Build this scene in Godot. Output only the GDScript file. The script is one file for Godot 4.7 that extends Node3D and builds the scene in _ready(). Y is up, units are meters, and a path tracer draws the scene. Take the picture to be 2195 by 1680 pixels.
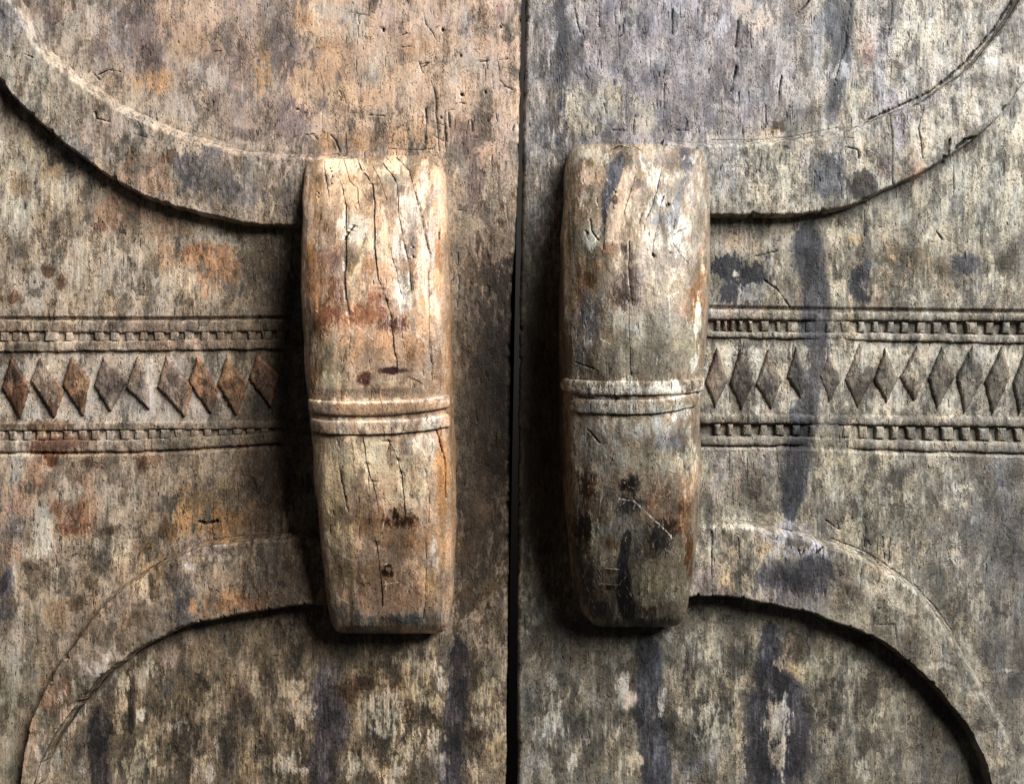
extends Node3D
# A weathered carved double door seen close up. Flat design units: one unit is 0.35 mm on the
# door's face, x to the right and y downwards from the upper left of what is seen.

const U := 0.00035
const CX := 1097.5
const CY := 840.0
const EYE := 1.0

# ---------------------------------------------------------------------------------------------
# Painter: colour and relief of a sheet of old wood, computed tile by tile on worker threads.
# ---------------------------------------------------------------------------------------------
class Tile:
	var x0 := 0
	var y0 := 0
	var w := 0
	var h := 0
	var r: PackedFloat32Array
	var g: PackedFloat32Array
	var b: PackedFloat32Array
	var wa: PackedFloat32Array    # broad ragged noise
	var wc: PackedFloat32Array    # finer ragged noise
	var wb: PackedFloat32Array    # streaks along the grain
	var fl: PackedFloat32Array    # how much pale fibre shows
	var ck: PackedFloat32Array    # how much the surface is cracked
	var hb: PackedFloat32Array    # fine relief, millimetres
	var hm: PackedFloat32Array    # carved relief, millimetres
	var dk: PackedFloat32Array    # dirt in cracks
	var colour: PackedByteArray

	func noise(kind: int, seed_: int, freq: float, octaves: int, gain := 0.5) -> FastNoiseLite:
		var n := FastNoiseLite.new()
		n.noise_type = kind
		n.seed = seed_
		n.frequency = freq
		n.fractal_type = FastNoiseLite.FRACTAL_FBM if octaves > 1 else FastNoiseLite.FRACTAL_NONE
		n.fractal_octaves = octaves
		n.fractal_gain = gain
		return n

	func start(base: int) -> void:
		var n := w * h
		r.resize(n); g.resize(n); b.resize(n); wa.resize(n); wb.resize(n); wc.resize(n)
		fl.resize(n); ck.resize(n); hb.resize(n); hm.resize(n); dk.resize(n)
		var c := Color.hex((base << 8) | 255)
		r.fill(c.r); g.fill(c.g); b.fill(c.b)
		var na := noise(FastNoiseLite.TYPE_SIMPLEX_SMOOTH, 11, 0.014, 5, 0.6)
		var nb := noise(FastNoiseLite.TYPE_SIMPLEX_SMOOTH, 23, 0.11, 3, 0.55)
		var nc := noise(FastNoiseLite.TYPE_SIMPLEX_SMOOTH, 29, 0.045, 4, 0.68)
		for j in h:
			var y := float(y0 + j)
			var at := j * w
			for i in w:
				var x := float(x0 + i)
				wc[at + i] = nc.get_noise_2d(x * 1.3, y * 0.5)
				wa[at + i] = na.get_noise_2d(x, y * 0.5)
				wb[at + i] = nb.get_noise_2d(x, y * 0.07)

	func blob(k: Array) -> void:
		var x: float = k[1]; var y: float = k[2]; var rx: float = k[3]; var ry: float = k[4]
		var c := Color.hex((int(k[5]) << 8) | 255)
		var al: float = k[6]; var warp: float = k[7]; var soft: float = k[8]; var turn: float = k[9]
		var reach := maxf(rx, ry) if absf(turn) > 0.01 else rx
		var reach_y := maxf(rx, ry) if absf(turn) > 0.01 else ry
		var grow := 1.0 + warp * 1.1
		var i0 := maxi(0, int(x - reach * grow) - x0); var i1 := mini(w, int(x + reach * grow) + 1 - x0)
		var j0 := maxi(0, int(y - reach_y * grow) - y0); var j1 := mini(h, int(y + reach_y * grow) + 1 - y0)
		var cs := cos(turn); var sn := sin(turn)
		var cr := c.r; var cg := c.g; var cb := c.b
		for j in range(j0, j1):
			var dy := float(y0 + j) - y
			var at := j * w
			for i in range(i0, i1):
				var dx := float(x0 + i) - x
				var px := (dx * cs + dy * sn) / rx
				var py := (dy * cs - dx * sn) / ry
				var d := px * px + py * py
				if d > grow * grow:
					continue
				var m := 1.12 - sqrt(d) + warp * (wa[at + i] * 1.5 + wc[at + i] * 1.7 + wb[at + i] * 0.5)
				if m <= 0.0:
					continue
				m = minf(m / soft, 1.0)
				m = m * m * (3.0 - 2.0 * m) * al
				r[at + i] += (cr - r[at + i]) * m
				g[at + i] += (cg - g[at + i]) * m
				b[at + i] += (cb - b[at + i]) * m

	func field(k: Array, what: PackedFloat32Array) -> PackedFloat32Array:
		var x: float = k[1]; var y: float = k[2]; var rx: float = k[3]; var ry: float = k[4]
		var v: float = k[5]
		var i0 := maxi(0, int(x - rx * 1.3) - x0); var i1 := mini(w, int(x + rx * 1.3) + 1 - x0)
		var j0 := maxi(0, int(y - ry * 1.3) - y0); var j1 := mini(h, int(y + ry * 1.3) + 1 - y0)
		for j in range(j0, j1):
			var dy := (float(y0 + j) - y) / ry
			var at := j * w
			for i in range(i0, i1):
				var dx := (float(x0 + i) - x) / rx
				var m := clampf((1.0 - sqrt(dx * dx + dy * dy) + wa[at + i] * 0.4) * 2.0, 0.0, 1.0)
				what[at + i] += (v - what[at + i]) * m
		return what

	func drip(k: Array) -> void:
		var p: PackedVector3Array = k[1]
		var c := Color.hex((int(k[2]) << 8) | 255)
		var al: float = k[3]; var warp: float = k[4]; var soft: float = k[5]
		var cr := c.r; var cg := c.g; var cb := c.b
		for s in p.size() - 1:
			var a := p[s]; var e := p[s + 1]
			var first := int(ceil(a.y)); var last := int(ceil(e.y))
			var wide := maxf(a.z, e.z) * 1.8
			var from := p[0].y; var until := p[p.size() - 1].y
			for yy in range(maxi(first, y0), mini(last, y0 + h)):
				var t := (float(yy) - a.y) / (e.y - a.y)
				var x := lerpf(a.x, e.x, t); var hw := lerpf(a.z, e.z, t)
				var fade := 1.0 - clampf(minf(yy - from, until - yy) / (8.0 + hw * 1.5), 0.0, 1.0)
				fade *= fade
				var at := (yy - y0) * w
				for i in range(maxi(0, int(x - wide) - x0), mini(w, int(x + wide) + 1 - x0)):
					var m := 1.1 - fade * 1.1 - absf(float(x0 + i) - x) / hw + warp * (wa[at + i] * 0.8 + wc[at + i] * 0.9 + wb[at + i] * 0.3)
					if m <= 0.0:
						continue
					m = minf(m / soft, 1.0)
					m = m * m * (3.0 - 2.0 * m) * al
					r[at + i] += (cr - r[at + i]) * m
					g[at + i] += (cg - g[at + i]) * m
					b[at + i] += (cb - b[at + i]) * m

	func crack(k: Array) -> void:
		# a polyline cut into the wood: half width, depth in mm, how dark the dirt in it is
		var p: PackedVector2Array = k[1]
		var hw: float = k[2]; var deep: float = k[3]; var dirt: float = k[4]
		for s in p.size() - 1:
			var a := p[s]; var e := p[s + 1]
			var lo := Vector2(minf(a.x, e.x) - hw - 5.0, minf(a.y, e.y) - hw - 5.0)
			var hi := Vector2(maxf(a.x, e.x) + hw + 5.0, maxf(a.y, e.y) + hw + 5.0)
			if hi.x < x0 or lo.x > x0 + w or hi.y < y0 or lo.y > y0 + h:
				continue
			var ab := e - a
			var ll := maxf(ab.length_squared(), 0.01)
			for j in range(maxi(0, int(lo.y) - y0), mini(h, int(hi.y) + 1 - y0)):
				var at := j * w
				for i in range(maxi(0, int(lo.x) - x0), mini(w, int(hi.x) + 1 - x0)):
					var q := Vector2(x0 + i, y0 + j)
					q.x += wa[at + i] * 5.0
					var t := clampf((q - a).dot(ab) / ll, 0.0, 1.0)
					var d := (q - a - ab * t).length()
					var ww := hw * (0.75 + 1.1 * wb[at + i])
					var m := clampf((ww - d) / maxf(hw * 0.6, 0.7) + 0.35, 0.0, 1.0)
					if m > 0.0:
						hm[at + i] = minf(hm[at + i], -deep * m)
						dk[at + i] = maxf(dk[at + i], dirt * m)

	func scratch(k: Array) -> void:
		var p: PackedVector2Array = k[1]
		var hw: float = k[2]; var al: float = k[4]
		var c := Color.hex((int(k[3]) << 8) | 255)
		for s in p.size() - 1:
			var a := p[s]; var e := p[s + 1]
			var lo := Vector2(minf(a.x, e.x) - hw - 3.0, minf(a.y, e.y) - hw - 3.0)
			var hi := Vector2(maxf(a.x, e.x) + hw + 3.0, maxf(a.y, e.y) + hw + 3.0)
			if hi.x < x0 or lo.x > x0 + w or hi.y < y0 or lo.y > y0 + h:
				continue
			var ab := e - a
			var ll := maxf(ab.length_squared(), 0.01)
			for j in range(maxi(0, int(lo.y) - y0), mini(h, int(hi.y) + 1 - y0)):
				var at := j * w
				for i in range(maxi(0, int(lo.x) - x0), mini(w, int(hi.x) + 1 - x0)):
					var q := Vector2(x0 + i + wa[at + i] * 6.0, y0 + j)
					var t := clampf((q - a).dot(ab) / ll, 0.0, 1.0)
					var d := (q - a - ab * t).length()
					var m := clampf((hw * (0.7 + 1.3 * wb[at + i]) - d) / hw + 0.3, 0.0, 1.0) * al
					r[at + i] += (c.r - r[at + i]) * m
					g[at + i] += (c.g - g[at + i]) * m
					b[at + i] += (c.b - b[at + i]) * m

	func work(base: int, todo: Array, look: Dictionary) -> void:
		start(base)
		fl.fill(look.fibre)
		ck.fill(look.cracked)
		for k in todo:
			match k[0]:
				0: blob(k)
				1: drip(k)
				2: crack(k)
				3: fl = field(k, fl)
				4: ck = field(k, ck)
				5: scratch(k)
		finish(look)

	func finish(look: Dictionary) -> void:
		var cells := noise(FastNoiseLite.TYPE_CELLULAR, 5, 0.022, 1)
		cells.cellular_return_type = FastNoiseLite.RETURN_CELL_VALUE
		cells.cellular_jitter = 1.0
		var chips := noise(FastNoiseLite.TYPE_CELLULAR, 8, 0.06, 1)
		chips.cellular_return_type = FastNoiseLite.RETURN_CELL_VALUE
		chips.cellular_jitter = 1.0
		var tint := noise(FastNoiseLite.TYPE_SIMPLEX_SMOOTH, 31, 0.018, 4, 0.6)
		var grit := noise(FastNoiseLite.TYPE_SIMPLEX, 41, 0.16, 3, 0.6)
		var grain := noise(FastNoiseLite.TYPE_SIMPLEX_SMOOTH, 43, 0.28, 2, 0.5)
		var fibre := noise(FastNoiseLite.TYPE_SIMPLEX_SMOOTH, 47, 0.09, 4, 0.6)
		var split := noise(FastNoiseLite.TYPE_SIMPLEX_SMOOTH, 53, 0.035, 3, 0.5)
		var lump := noise(FastNoiseLite.TYPE_SIMPLEX_SMOOTH, 59, 0.010, 3, 0.5)
		var check := noise(FastNoiseLite.TYPE_SIMPLEX_SMOOTH, 61, 0.05, 2, 0.5)
		var crust := noise(FastNoiseLite.TYPE_SIMPLEX_SMOOTH, 67, 0.085, 3, 0.62)
		var craze := noise(FastNoiseLite.TYPE_CELLULAR, 71, 0.055, 1)
		craze.cellular_return_type = FastNoiseLite.RETURN_DISTANCE2_SUB
		craze.cellular_distance_function = FastNoiseLite.DISTANCE_EUCLIDEAN
		craze.cellular_jitter = 1.0
		var tall: float = look.tall
		var peel: float = look.peel
		var contrast: float = look.contrast
		var streaky: float = look.streak
		var sat: float = look.colour
		var cast: Color = look.cast
		var punch: float = look.punch
		var palest: float = look.palest
		colour.resize(w * h * 3)
		var o := 0
		for j in h:
			var y := float(y0 + j)
			var at := j * w
			for i in w:
				var k := at + i
				var x := float(x0 + i)
				var a := wa[k]; var s := wb[k]
				var pa := cells.get_noise_2d(x + a * 60.0, y * 0.55 + s * 8.0 - a * 30.0)
				var pb := chips.get_noise_2d(x - a * 30.0 + s * 3.0, y * 0.5 + a * 40.0)
				var tn := tint.get_noise_2d(x, y * 0.4)
				var gt := grit.get_noise_2d(x, y * 0.6)
				var gr := grain.get_noise_2d(x, y * 0.06)
				var fb := fibre.get_noise_2d(x, y * 0.2)
				var tone := 1.0 + contrast * (0.13 * pa + 0.09 * pb + 0.24 * a + 0.16 * wc[k] + 0.14 * gt) + streaky * (0.075 * s + 0.075 * gr)
				# layers of old finish that have come off in ragged flakes
				var n1 := wc[k] * 0.42 + a * 1.0 + pb * 0.08 + s * 0.12 * tall
				var pale := clampf((n1 - 0.11) * 16.0, 0.0, 1.0)
				var bare := clampf((-n1 - 0.17) * 16.0, 0.0, 1.0)
				var n2 := crust.get_noise_2d(x + a * 30.0, y * lerpf(1.0, 0.5, tall)) + wc[k] * 0.35 + s * 0.15 * tall
				var pale2 := clampf((n2 - 0.22) * 13.0, 0.0, 1.0)
				var bare2 := clampf((-n2 - 0.24) * 13.0, 0.0, 1.0)
				var loose := peel * (0.22 + 0.75 * minf(fl[k], 1.0))
				tone *= 1.0 + loose * (0.09 * pale - 0.15 * bare + 0.08 * pale2 - 0.13 * bare2)
				# pale torn fibre
				var f := clampf((fb + 0.45 * s + 0.5 * a - 0.50 + 0.32 * fl[k]) * 3.6, 0.0, 1.0) * fl[k]
				# a fine net of crazing where the surface has dried out
				var net := clampf(1.0 - (craze.get_noise_2d(x + wc[k] * 22.0, y * lerpf(0.8, 0.42, tall) + a * 30.0) + 1.0) * 13.0, 0.0, 1.0)
				net *= clampf((tn * 1.3 + wc[k] * 1.2 + 0.5 * ck[k] - 0.08) * 3.5, 0.0, 1.0) * look.craze
				# dark open checks along the grain
				var sp := absf(split.get_noise_2d(x * 1.35 + s * 1.2, y * 0.05))
				var open := check.get_noise_2d(x * 0.6, y * 0.35) + ck[k] - 0.62
				var c := clampf(1.0 - sp * 42.0, 0.0, 1.0) * clampf(open * 5.0, 0.0, 1.0)
				var pit := clampf((-gt - 0.66 + ck[k] * 0.16) * 6.0, 0.0, 1.0) * 0.45
				var rr := r[k] * tone; var gg := g[k] * tone; var bb := b[k] * tone
				var warm := contrast * (0.07 * tn + 0.02 * pb)
				rr *= 1.0 + warm; bb *= 1.0 - 1.3 * warm
				rr += (rr * 0.17 + 0.045) * f; gg += (gg * 0.17 + 0.045) * f; bb += (bb * 0.17 + 0.040) * f
				var grey := rr * 0.35 + gg * 0.5 + bb * 0.15
				rr = lerpf(grey, rr, sat); gg = lerpf(grey, gg, sat); bb = lerpf(grey, bb, sat)
				rr = (0.5 + (rr - 0.5) * punch) * cast.r; gg = (0.5 + (gg - 0.5) * punch) * cast.g; bb = (0.5 + (bb - 0.5) * punch) * cast.b
				# old wood is never paler than this
				var most := maxf(rr, maxf(gg, bb))
				if most > palest:
					var keep := (palest + (most - palest) * 0.45) / most
					rr *= keep; gg *= keep; bb *= keep
				var dirt := 1.0 - clampf(maxf(maxf(maxf(c * 0.82, pit), net * 0.62), dk[k]), 0.0, 0.95)
				rr = rr * dirt + 0.035 * (1.0 - dirt); gg = gg * dirt + 0.028 * (1.0 - dirt); bb = bb * dirt + 0.022 * (1.0 - dirt)
				colour[o] = clampi(int(rr * 255.0), 4, 250)
				colour[o + 1] = clampi(int(gg * 255.0), 4, 250)
				colour[o + 2] = clampi(int(bb * 255.0), 4, 250)
				o += 3
				hb[k] = look.relief * (0.11 * s + 0.06 * gr + 0.07 * gt + 0.08 * pb + 0.10 * pa + 0.12 * wc[k] + 0.14 * f + loose * (0.07 * pale - 0.06 * bare + 0.035 * pale2 - 0.045 * bare2)) - 0.75 * c - 0.5 * pit - 0.28 * net
				hm[k] += look.lumps * lump.get_noise_2d(x, y * 0.6) * 2.0 - 0.35 * c


class Sheet:
	# a painted sheet: commands are gathered, then carried out over all its tiles
	var x0 := 0
	var y0 := 0
	var w := 0
	var h := 0
	var base := 0
	var look := {}
	var todo: Array = []
	var tiles: Array = []
	var carved: PackedFloat32Array
	var skin: StandardMaterial3D
	var ox := 0.0
	var oy := 0.0
	var k := 1.0
	var soften := 1.2

	func _init(x: int, y: int, wide: int, high: int, colour: int, how: Dictionary) -> void:
		x0 = x; y0 = y; w = wide; h = high; base = colour; look = how

	func view(x: float, y: float, scale: float) -> void:
		ox = x; oy = y; k = scale

	func p(x: float, y: float, rx: float, ry: float, hex: int, al := 0.8, warp := 0.6, soft := 0.5, turn := 0.0) -> void:
		todo.append([0, ox + x * k, oy + y * k, rx * k, ry * k, hex, al, warp, soft * soften, turn])

	func drip(pts: Array, hex: int, al := 0.85, warp := 0.5, soft := 0.45) -> void:
		var v := PackedVector3Array()
		for q in pts:
			v.append(Vector3(ox + q[0] * k, oy + q[1] * k, q[2] * k * 1.15))
		todo.append([1, v, hex, minf(al * 1.08, 1.0), warp, soft])

	func crack(pts: Array, hw := 1.6, deep := 0.9, dirt := 0.85) -> void:
		var v := PackedVector2Array()
		for q in pts:
			v.append(Vector2(ox + q[0] * k, oy + q[1] * k))
		todo.append([2, v, hw * (0.78 if soften < 1.4 else 0.8), deep, dirt])

	func scratch(pts: Array, hex: int, hw := 2.0, al := 0.7) -> void:
		var v := PackedVector2Array()
		for q in pts:
			v.append(Vector2(ox + q[0] * k, oy + q[1] * k))
		todo.append([5, v, hw, hex, al])

	func fibre(x: float, y: float, rx: float, ry: float, v: float) -> void:
		todo.append([3, ox + x * k, oy + y * k, rx * k, ry * k, v])

	func checks(x: float, y: float, rx: float, ry: float, v: float) -> void:
		todo.append([4, ox + x * k, oy + y * k, rx * k, ry * k, v])

	func nicks(rng: RandomNumberGenerator, n: int, x: float, y: float, rx: float, ry: float, length := 18.0, hw := 1.2, level := 0.0) -> void:
		# many short cuts along the grain (level: the share that runs across it)
		for i in n:
			var q := Vector2(ox + (x + rng.randf_range(-rx, rx)) * k, oy + (y + rng.randf_range(-ry, ry)) * k)
			var l := length * rng.randf_range(0.3, 1.3)
			var d := Vector2(rng.randf_range(-0.08, 0.08), 1.0)
			if rng.randf() < level:
				d = Vector2(1.0, rng.randf_range(-0.15, 0.15)); l *= 0.6
			var m := q + d * l * 0.5 + Vector2(rng.randf_range(-1.5, 1.5), 0)
			todo.append([2, PackedVector2Array([q, m, q + d * l]), hw * rng.randf_range(0.6, 1.4), rng.randf_range(0.3, 1.0), rng.randf_range(0.45, 0.9)])

	func scuffs(rng: RandomNumberGenerator, n: int, x: float, y: float, rx: float, ry: float, hex: int, length := 16.0) -> void:
		for i in n:
			var q := Vector2(x + rng.randf_range(-rx, rx), y + rng.randf_range(-ry, ry))
			var a := rng.randfn(PI * 0.5, 0.5)
			var d := Vector2(cos(a), sin(a)) * length * rng.randf_range(0.3, 1.4)
			var m := q + d * 0.5 + Vector2(rng.randf_range(-2.0, 2.0), rng.randf_range(-2.0, 2.0))
			todo.append([5, PackedVector2Array([q, m, q + d]), rng.randf_range(0.6, 1.3), hex, rng.randf_range(0.35, 0.8)])

	func cut() -> Array:
		var high := 260
		var y := 0
		while y < h:
			var t := Tile.new()
			t.x0 = x0; t.y0 = y0 + y; t.w = w; t.h = mini(high, h - y)
			tiles.append(t)
			y += high
		return tiles

	func join(rough: float, shine: float, relief_mm := 1.0) -> void:
		var im := Image.create_empty(w, h, false, Image.FORMAT_RGB8)
		var rel := Image.create_empty(w, h, false, Image.FORMAT_RF)
		carved = PackedFloat32Array()
		for t in tiles:
			var at := Vector2i(0, t.y0 - y0)
			im.blit_rect(Image.create_from_data(t.w, t.h, false, Image.FORMAT_RGB8, t.colour), Rect2i(0, 0, t.w, t.h), at)
			var fine := Image.create_from_data(t.w, t.h, false, Image.FORMAT_RF, t.hb.to_byte_array())
			rel.blit_rect(fine, Rect2i(0, 0, t.w, t.h), at)
			carved.append_array(t.hm)
		tiles.clear()
		skin = StandardMaterial3D.new()
		skin.albedo_texture = ImageTexture.create_from_image(im)
		skin.roughness = rough
		skin.metallic_specular = shine
		skin.heightmap_enabled = true
		skin.heightmap_texture = ImageTexture.create_from_image(rel)
		skin.heightmap_scale = 0.1 * relief_mm      # the map is in millimetres, the scale in centimetres
		skin.texture_repeat = false

	func depth(x: float, y: float) -> float:
		# carved relief in metres, bilinear
		var fx := clampf(mirrored(x - x0), 0.0, w - 1.001); var fy := clampf(y - y0, 0.0, h - 1.001)
		var i := int(fx); var j := int(fy)
		fx -= i; fy -= j
		var at := j * w + i
		var a := lerpf(carved[at], carved[at + 1], fx)
		var c := lerpf(carved[at + w], carved[at + w + 1], fx)
		return lerpf(a, c, fy) * 0.001

	func uv(x: float, y: float) -> Vector2:
		return Vector2((mirrored(x - x0) + 0.5) / w, (y - y0 + 0.5) / h)

	func mirrored(x: float) -> float:
		# past its side edges the sheet runs on as its mirror image
		return -x if x < 0.0 else (2.0 * (w - 1.0) - x if x > w - 1.0 else x)


# ---------------------------------------------------------------------------------------------
# What the wood looks like: stains, worn paint, drips, checks, each where it is on the door.
# ---------------------------------------------------------------------------------------------
func stain_left_leaf(s: Sheet, rng: RandomNumberGenerator) -> void:
	# broad tones
	s.view(0, 0, 1.0)
	s.p(560, 120, 620, 320, 0x9C8D80, 1.0, 0.2, 0.5)
	s.p(860, 150, 330, 260, 0xC0A589, 0.9, 0.3, 0.6)
	s.p(250, 330, 420, 200, 0xA29A88, 0.9, 0.3, 0.6)
	s.p(250, 560, 460, 200, 0xA3967F, 0.95, 0.3, 0.5)
	s.p(300, 830, 460, 180, 0xA09684, 0.9, 0.3, 0.5)
	s.p(300, 1080, 480, 200, 0x978871, 0.9, 0.3, 0.5)
	s.p(1035, 480, 120, 260, 0x938471, 0.9, 0.3, 0.5)
	s.p(1030, 900, 110, 420, 0x6F634F, 0.95, 0.3, 0.5)
	s.p(200, 1300, 420, 220, 0x94846D, 0.9, 0.3, 0.5)
	s.p(620, 1560, 620, 270, 0x6A5F4B, 1.0, 0.3, 0.4)
	s.p(40, 1500, 110, 300, 0x8F866F, 0.9, 0.3, 0.5)
	s.p(560, 900, 130, 560, 0x75664F, 0.75, 0.4, 0.7)
	# upper left: disc and moulding
	s.view(0, 0, 0.392)
	s.p(1000, 150, 240, 210, 0xBFA083)
	s.p(1010, 60, 120, 70, 0xCFB89F)
	s.p(1150, 120, 90, 90, 0xCDB398)
	s.p(1000, 250, 110, 60, 0x98805F, 0.6)
	s.p(850, 440, 120, 80, 0xC99E6E, 0.95)
	s.p(1450, 330, 65, 270, 0xBF9868, 0.95)
	s.p(1650, 100, 70, 130, 0xC29F74)
	s.p(1650, 500, 70, 120, 0xC6A67F)
	s.p(760, 150, 120, 200, 0x6F645F, 0.9)
	s.p(810, 310, 100, 100, 0x685C5A, 0.9)
	s.p(660, 280, 70, 70, 0x766B68)
	s.p(650, 230, 62, 52, 0xA09A99)
	s.p(600, 90, 90, 70, 0xA49D98)
	s.p(1500, 170, 110, 180, 0x77706C, 0.9)
	s.p(1560, 280, 80, 150, 0x655E5F)
	s.p(1310, 300, 90, 310, 0x8C7B70, 0.75)
	s.p(1600, 640, 120, 150, 0x6F6361, 0.9)
	s.p(1350, 650, 160, 130, 0x80736A)
	s.p(1320, 750, 90, 40, 0x5F5552, 0.7)
	s.p(1090, 440, 120, 90, 0xADA69A)
	s.p(1000, 590, 140, 80, 0x958D82)
	s.p(250, 100, 130, 140, 0x8D7F76)
	s.p(400, 230, 110, 180, 0xA8A190)
	s.p(500, 120, 35, 130, 0xBDB5A3)
	s.p(530, 300, 70, 70, 0x766C67)
	s.p(620, 350, 90, 60, 0x897F74)
	s.p(150, 300, 220, 220, 0xA7A698, 0.7)
	s.p(300, 480, 220, 160, 0xABA590, 0.8)
	s.p(60, 120, 110, 120, 0x999B9B, 0.8)
	s.drip([[35, 60, 12], [60, 180, 18], [70, 320, 16]], 0x6A6B70, 0.7)
	s.p(20, 280, 50, 40, 0x787a7c, 0.7)
	s.p(250, 620, 140, 90, 0xA19F8E, 0.8)
	s.p(450, 800, 120, 90, 0x85827B, 0.8)
	s.p(470, 870, 70, 40, 0x5A5B5D)
	s.p(620, 750, 150, 120, 0xA28F7F, 0.8)
	s.p(620, 870, 60, 60, 0xA8A294, 0.8)
	s.p(830, 950, 200, 140, 0x8C7663, 0.8)
	s.p(960, 870, 45, 50, 0x54402F, 0.9)
	s.p(740, 900, 40, 70, 0x75604C, 0.8)
	s.p(850, 1040, 110, 60, 0x9E836A, 0.8)
	s.p(1060, 980, 80, 120, 0x49494b, 0.9)
	s.p(1180, 860, 60, 60, 0x606062, 0.7)
	s.p(1280, 1030, 230, 150, 0x625f5e, 0.9)
	s.p(1360, 960, 110, 80, 0x817868, 0.6)
	s.p(1500, 900, 90, 70, 0x9A9182)
	s.p(1600, 930, 70, 90, 0x9A8B7A)
	s.p(1560, 1090, 90, 120, 0x605B57, 0.8)
	s.p(1050, 1170, 120, 40, 0x77746f, 0.6)
	# field under the moulding
	s.p(80, 900, 150, 200, 0xA9A690, 0.8)
	s.p(340, 1040, 95, 110, 0xB9B39A)
	s.p(150, 840, 34, 90, 0xD0C4A2)
	s.p(240, 960, 28, 90, 0xCFC3A1)
	s.p(190, 1080, 20, 90, 0xC4B894, 0.7)
	s.p(120, 1010, 60, 80, 0x7A664E, 0.8)
	s.p(290, 930, 80, 50, 0x8E7A60, 0.7)
	s.p(60, 1200, 110, 130, 0xA0A090, 0.8)
	s.p(640, 1180, 170, 90, 0x8E6F55, 0.85)
	s.p(655, 1190, 26, 55, 0xD0AE93)
	s.p(530, 1240, 50, 40, 0x66503F)
	s.p(480, 1240, 30, 60, 0xB9AE9A, 0.8)
	s.p(1250, 1330, 120, 65, 0xB1B2A2, 0.9)
	s.p(1085, 1300, 16, 60, 0xD5CDBC)
	s.p(1080, 1390, 200, 70, 0x86603F, 0.85)
	s.p(1200, 1480, 210, 110, 0xA07752, 0.85)
	s.p(900, 1250, 120, 80, 0x8c735a, 0.7)
	s.p(900, 1430, 120, 80, 0xA28668, 0.8)
	s.p(940, 1540, 70, 90, 0xC0B296, 0.7)
	s.p(1050, 1550, 24, 100, 0xD2C7AC, 0.8)
	s.p(840, 1520, 24, 80, 0xCABFA8, 0.8)
	s.p(200, 1560, 130, 130, 0xABA89A, 0.8)
	s.p(270, 1480, 44, 44, 0x482C1B)
	s.p(330, 1540, 40, 46, 0x50331F)
	s.p(150, 1470, 40, 40, 0x5A5344, 0.8)
	s.p(190, 1600, 50, 30, 0x4e4a40, 0.7)
	s.p(60, 1630, 60, 40, 0x563C2D)
	s.p(100, 1390, 50, 100, 0x68655C, 0.8)
	s.p(600, 1450, 200, 120, 0xA59D8A, 0.7)
	s.p(700, 1600, 110, 70, 0xC2BAAA, 0.7)
	s.p(520, 1340, 90, 60, 0xB0A893, 0.7)
	s.p(1450, 1450, 150, 200, 0x5D5340, 0.85)
	s.p(1540, 1560, 110, 140, 0x545048, 0.8)
	# centre: pale tan wood above the handle and the stile
	s.view(585.4, 0, 0.392)
	s.p(350, 100, 200, 110, 0xCDB294, 0.85)
	s.p(250, 190, 130, 70, 0xD6BC9A, 0.8)
	s.p(330, 65, 150, 40, 0xB6AD9C, 0.8)
	s.p(450, 150, 80, 100, 0xBBB2A2, 0.8)
	s.p(180, 110, 30, 50, 0x8d6b49, 0.7)
	s.p(300, 250, 80, 40, 0xA5835E, 0.7)
	s.p(90, 250, 60, 90, 0x706663, 0.8)
	s.p(90, 380, 70, 80, 0x78685e, 0.8)
	s.p(110, 620, 110, 130, 0x776A68, 0.85)
	s.p(300, 420, 170, 100, 0xC8A47C, 0.85)
	s.p(300, 520, 200, 80, 0xD3B48D, 0.85)
	s.p(560, 420, 90, 60, 0x8F8D85, 0.75)
	s.p(600, 350, 70, 70, 0xA59F90, 0.7)
	s.p(720, 400, 130, 100, 0xD3B795, 0.8)
	s.p(600, 540, 160, 50, 0xC3A888, 0.8)
	s.p(780, 250, 110, 90, 0xA37E57, 0.75)
	s.p(680, 160, 110, 90, 0xB69E8A, 0.8)
	s.p(650, 60, 140, 60, 0xB3A194, 0.8)
	s.p(920, 120, 120, 100, 0xB9A494, 0.8)
	s.p(1080, 150, 80, 80, 0x8F8A86, 0.75)
	s.p(980, 340, 170, 130, 0xC3B29C, 0.8)
	s.p(1200, 250, 120, 180, 0xC4AC98, 0.8)
	s.p(1250, 60, 80, 70, 0xC8B5A4, 0.8)
	s.p(1240, 70, 22, 60, 0x7E6158, 0.7)
	s.p(1150, 350, 90, 30, 0x9d9588, 0.7)
	s.p(600, 640, 300, 70, 0xCDB496, 0.8)
	s.p(750, 740, 200, 70, 0xBB9C78, 0.85)
	s.p(500, 770, 180, 60, 0x9C8262, 0.85)
	s.p(300, 790, 130, 50, 0x8E7150, 0.8)
	s.p(950, 600, 100, 90, 0xBBA88F, 0.8)
	s.p(1240, 480, 100, 90, 0xBBA898, 0.8)
	s.p(1080, 770, 130, 130, 0x79645A, 0.9)
	s.p(1010, 690, 60, 60, 0x77604f, 0.7)
	s.p(1150, 620, 60, 70, 0x7f6f68, 0.6)
	s.p(1200, 820, 90, 90, 0xB49F8D, 0.85)
	s.p(1270, 700, 80, 100, 0xB39E8E, 0.8)
	s.p(1100, 1000, 70, 160, 0x736460, 0.85)
	s.p(1150, 1150, 50, 80, 0x655650, 0.8)
	s.p(1210, 1080, 80, 120, 0xA29986, 0.85)
	s.p(1280, 960, 70, 90, 0xAA9A88, 0.8)
	s.p(1010, 950, 70, 130, 0x8E8371, 0.7)
	s.p(1020, 1250, 70, 200, 0x81755F, 0.7)
	s.p(1200, 1300, 90, 100, 0x706550, 0.7)
	s.p(1180, 1480, 90, 120, 0x4B382A, 0.8)
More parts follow.
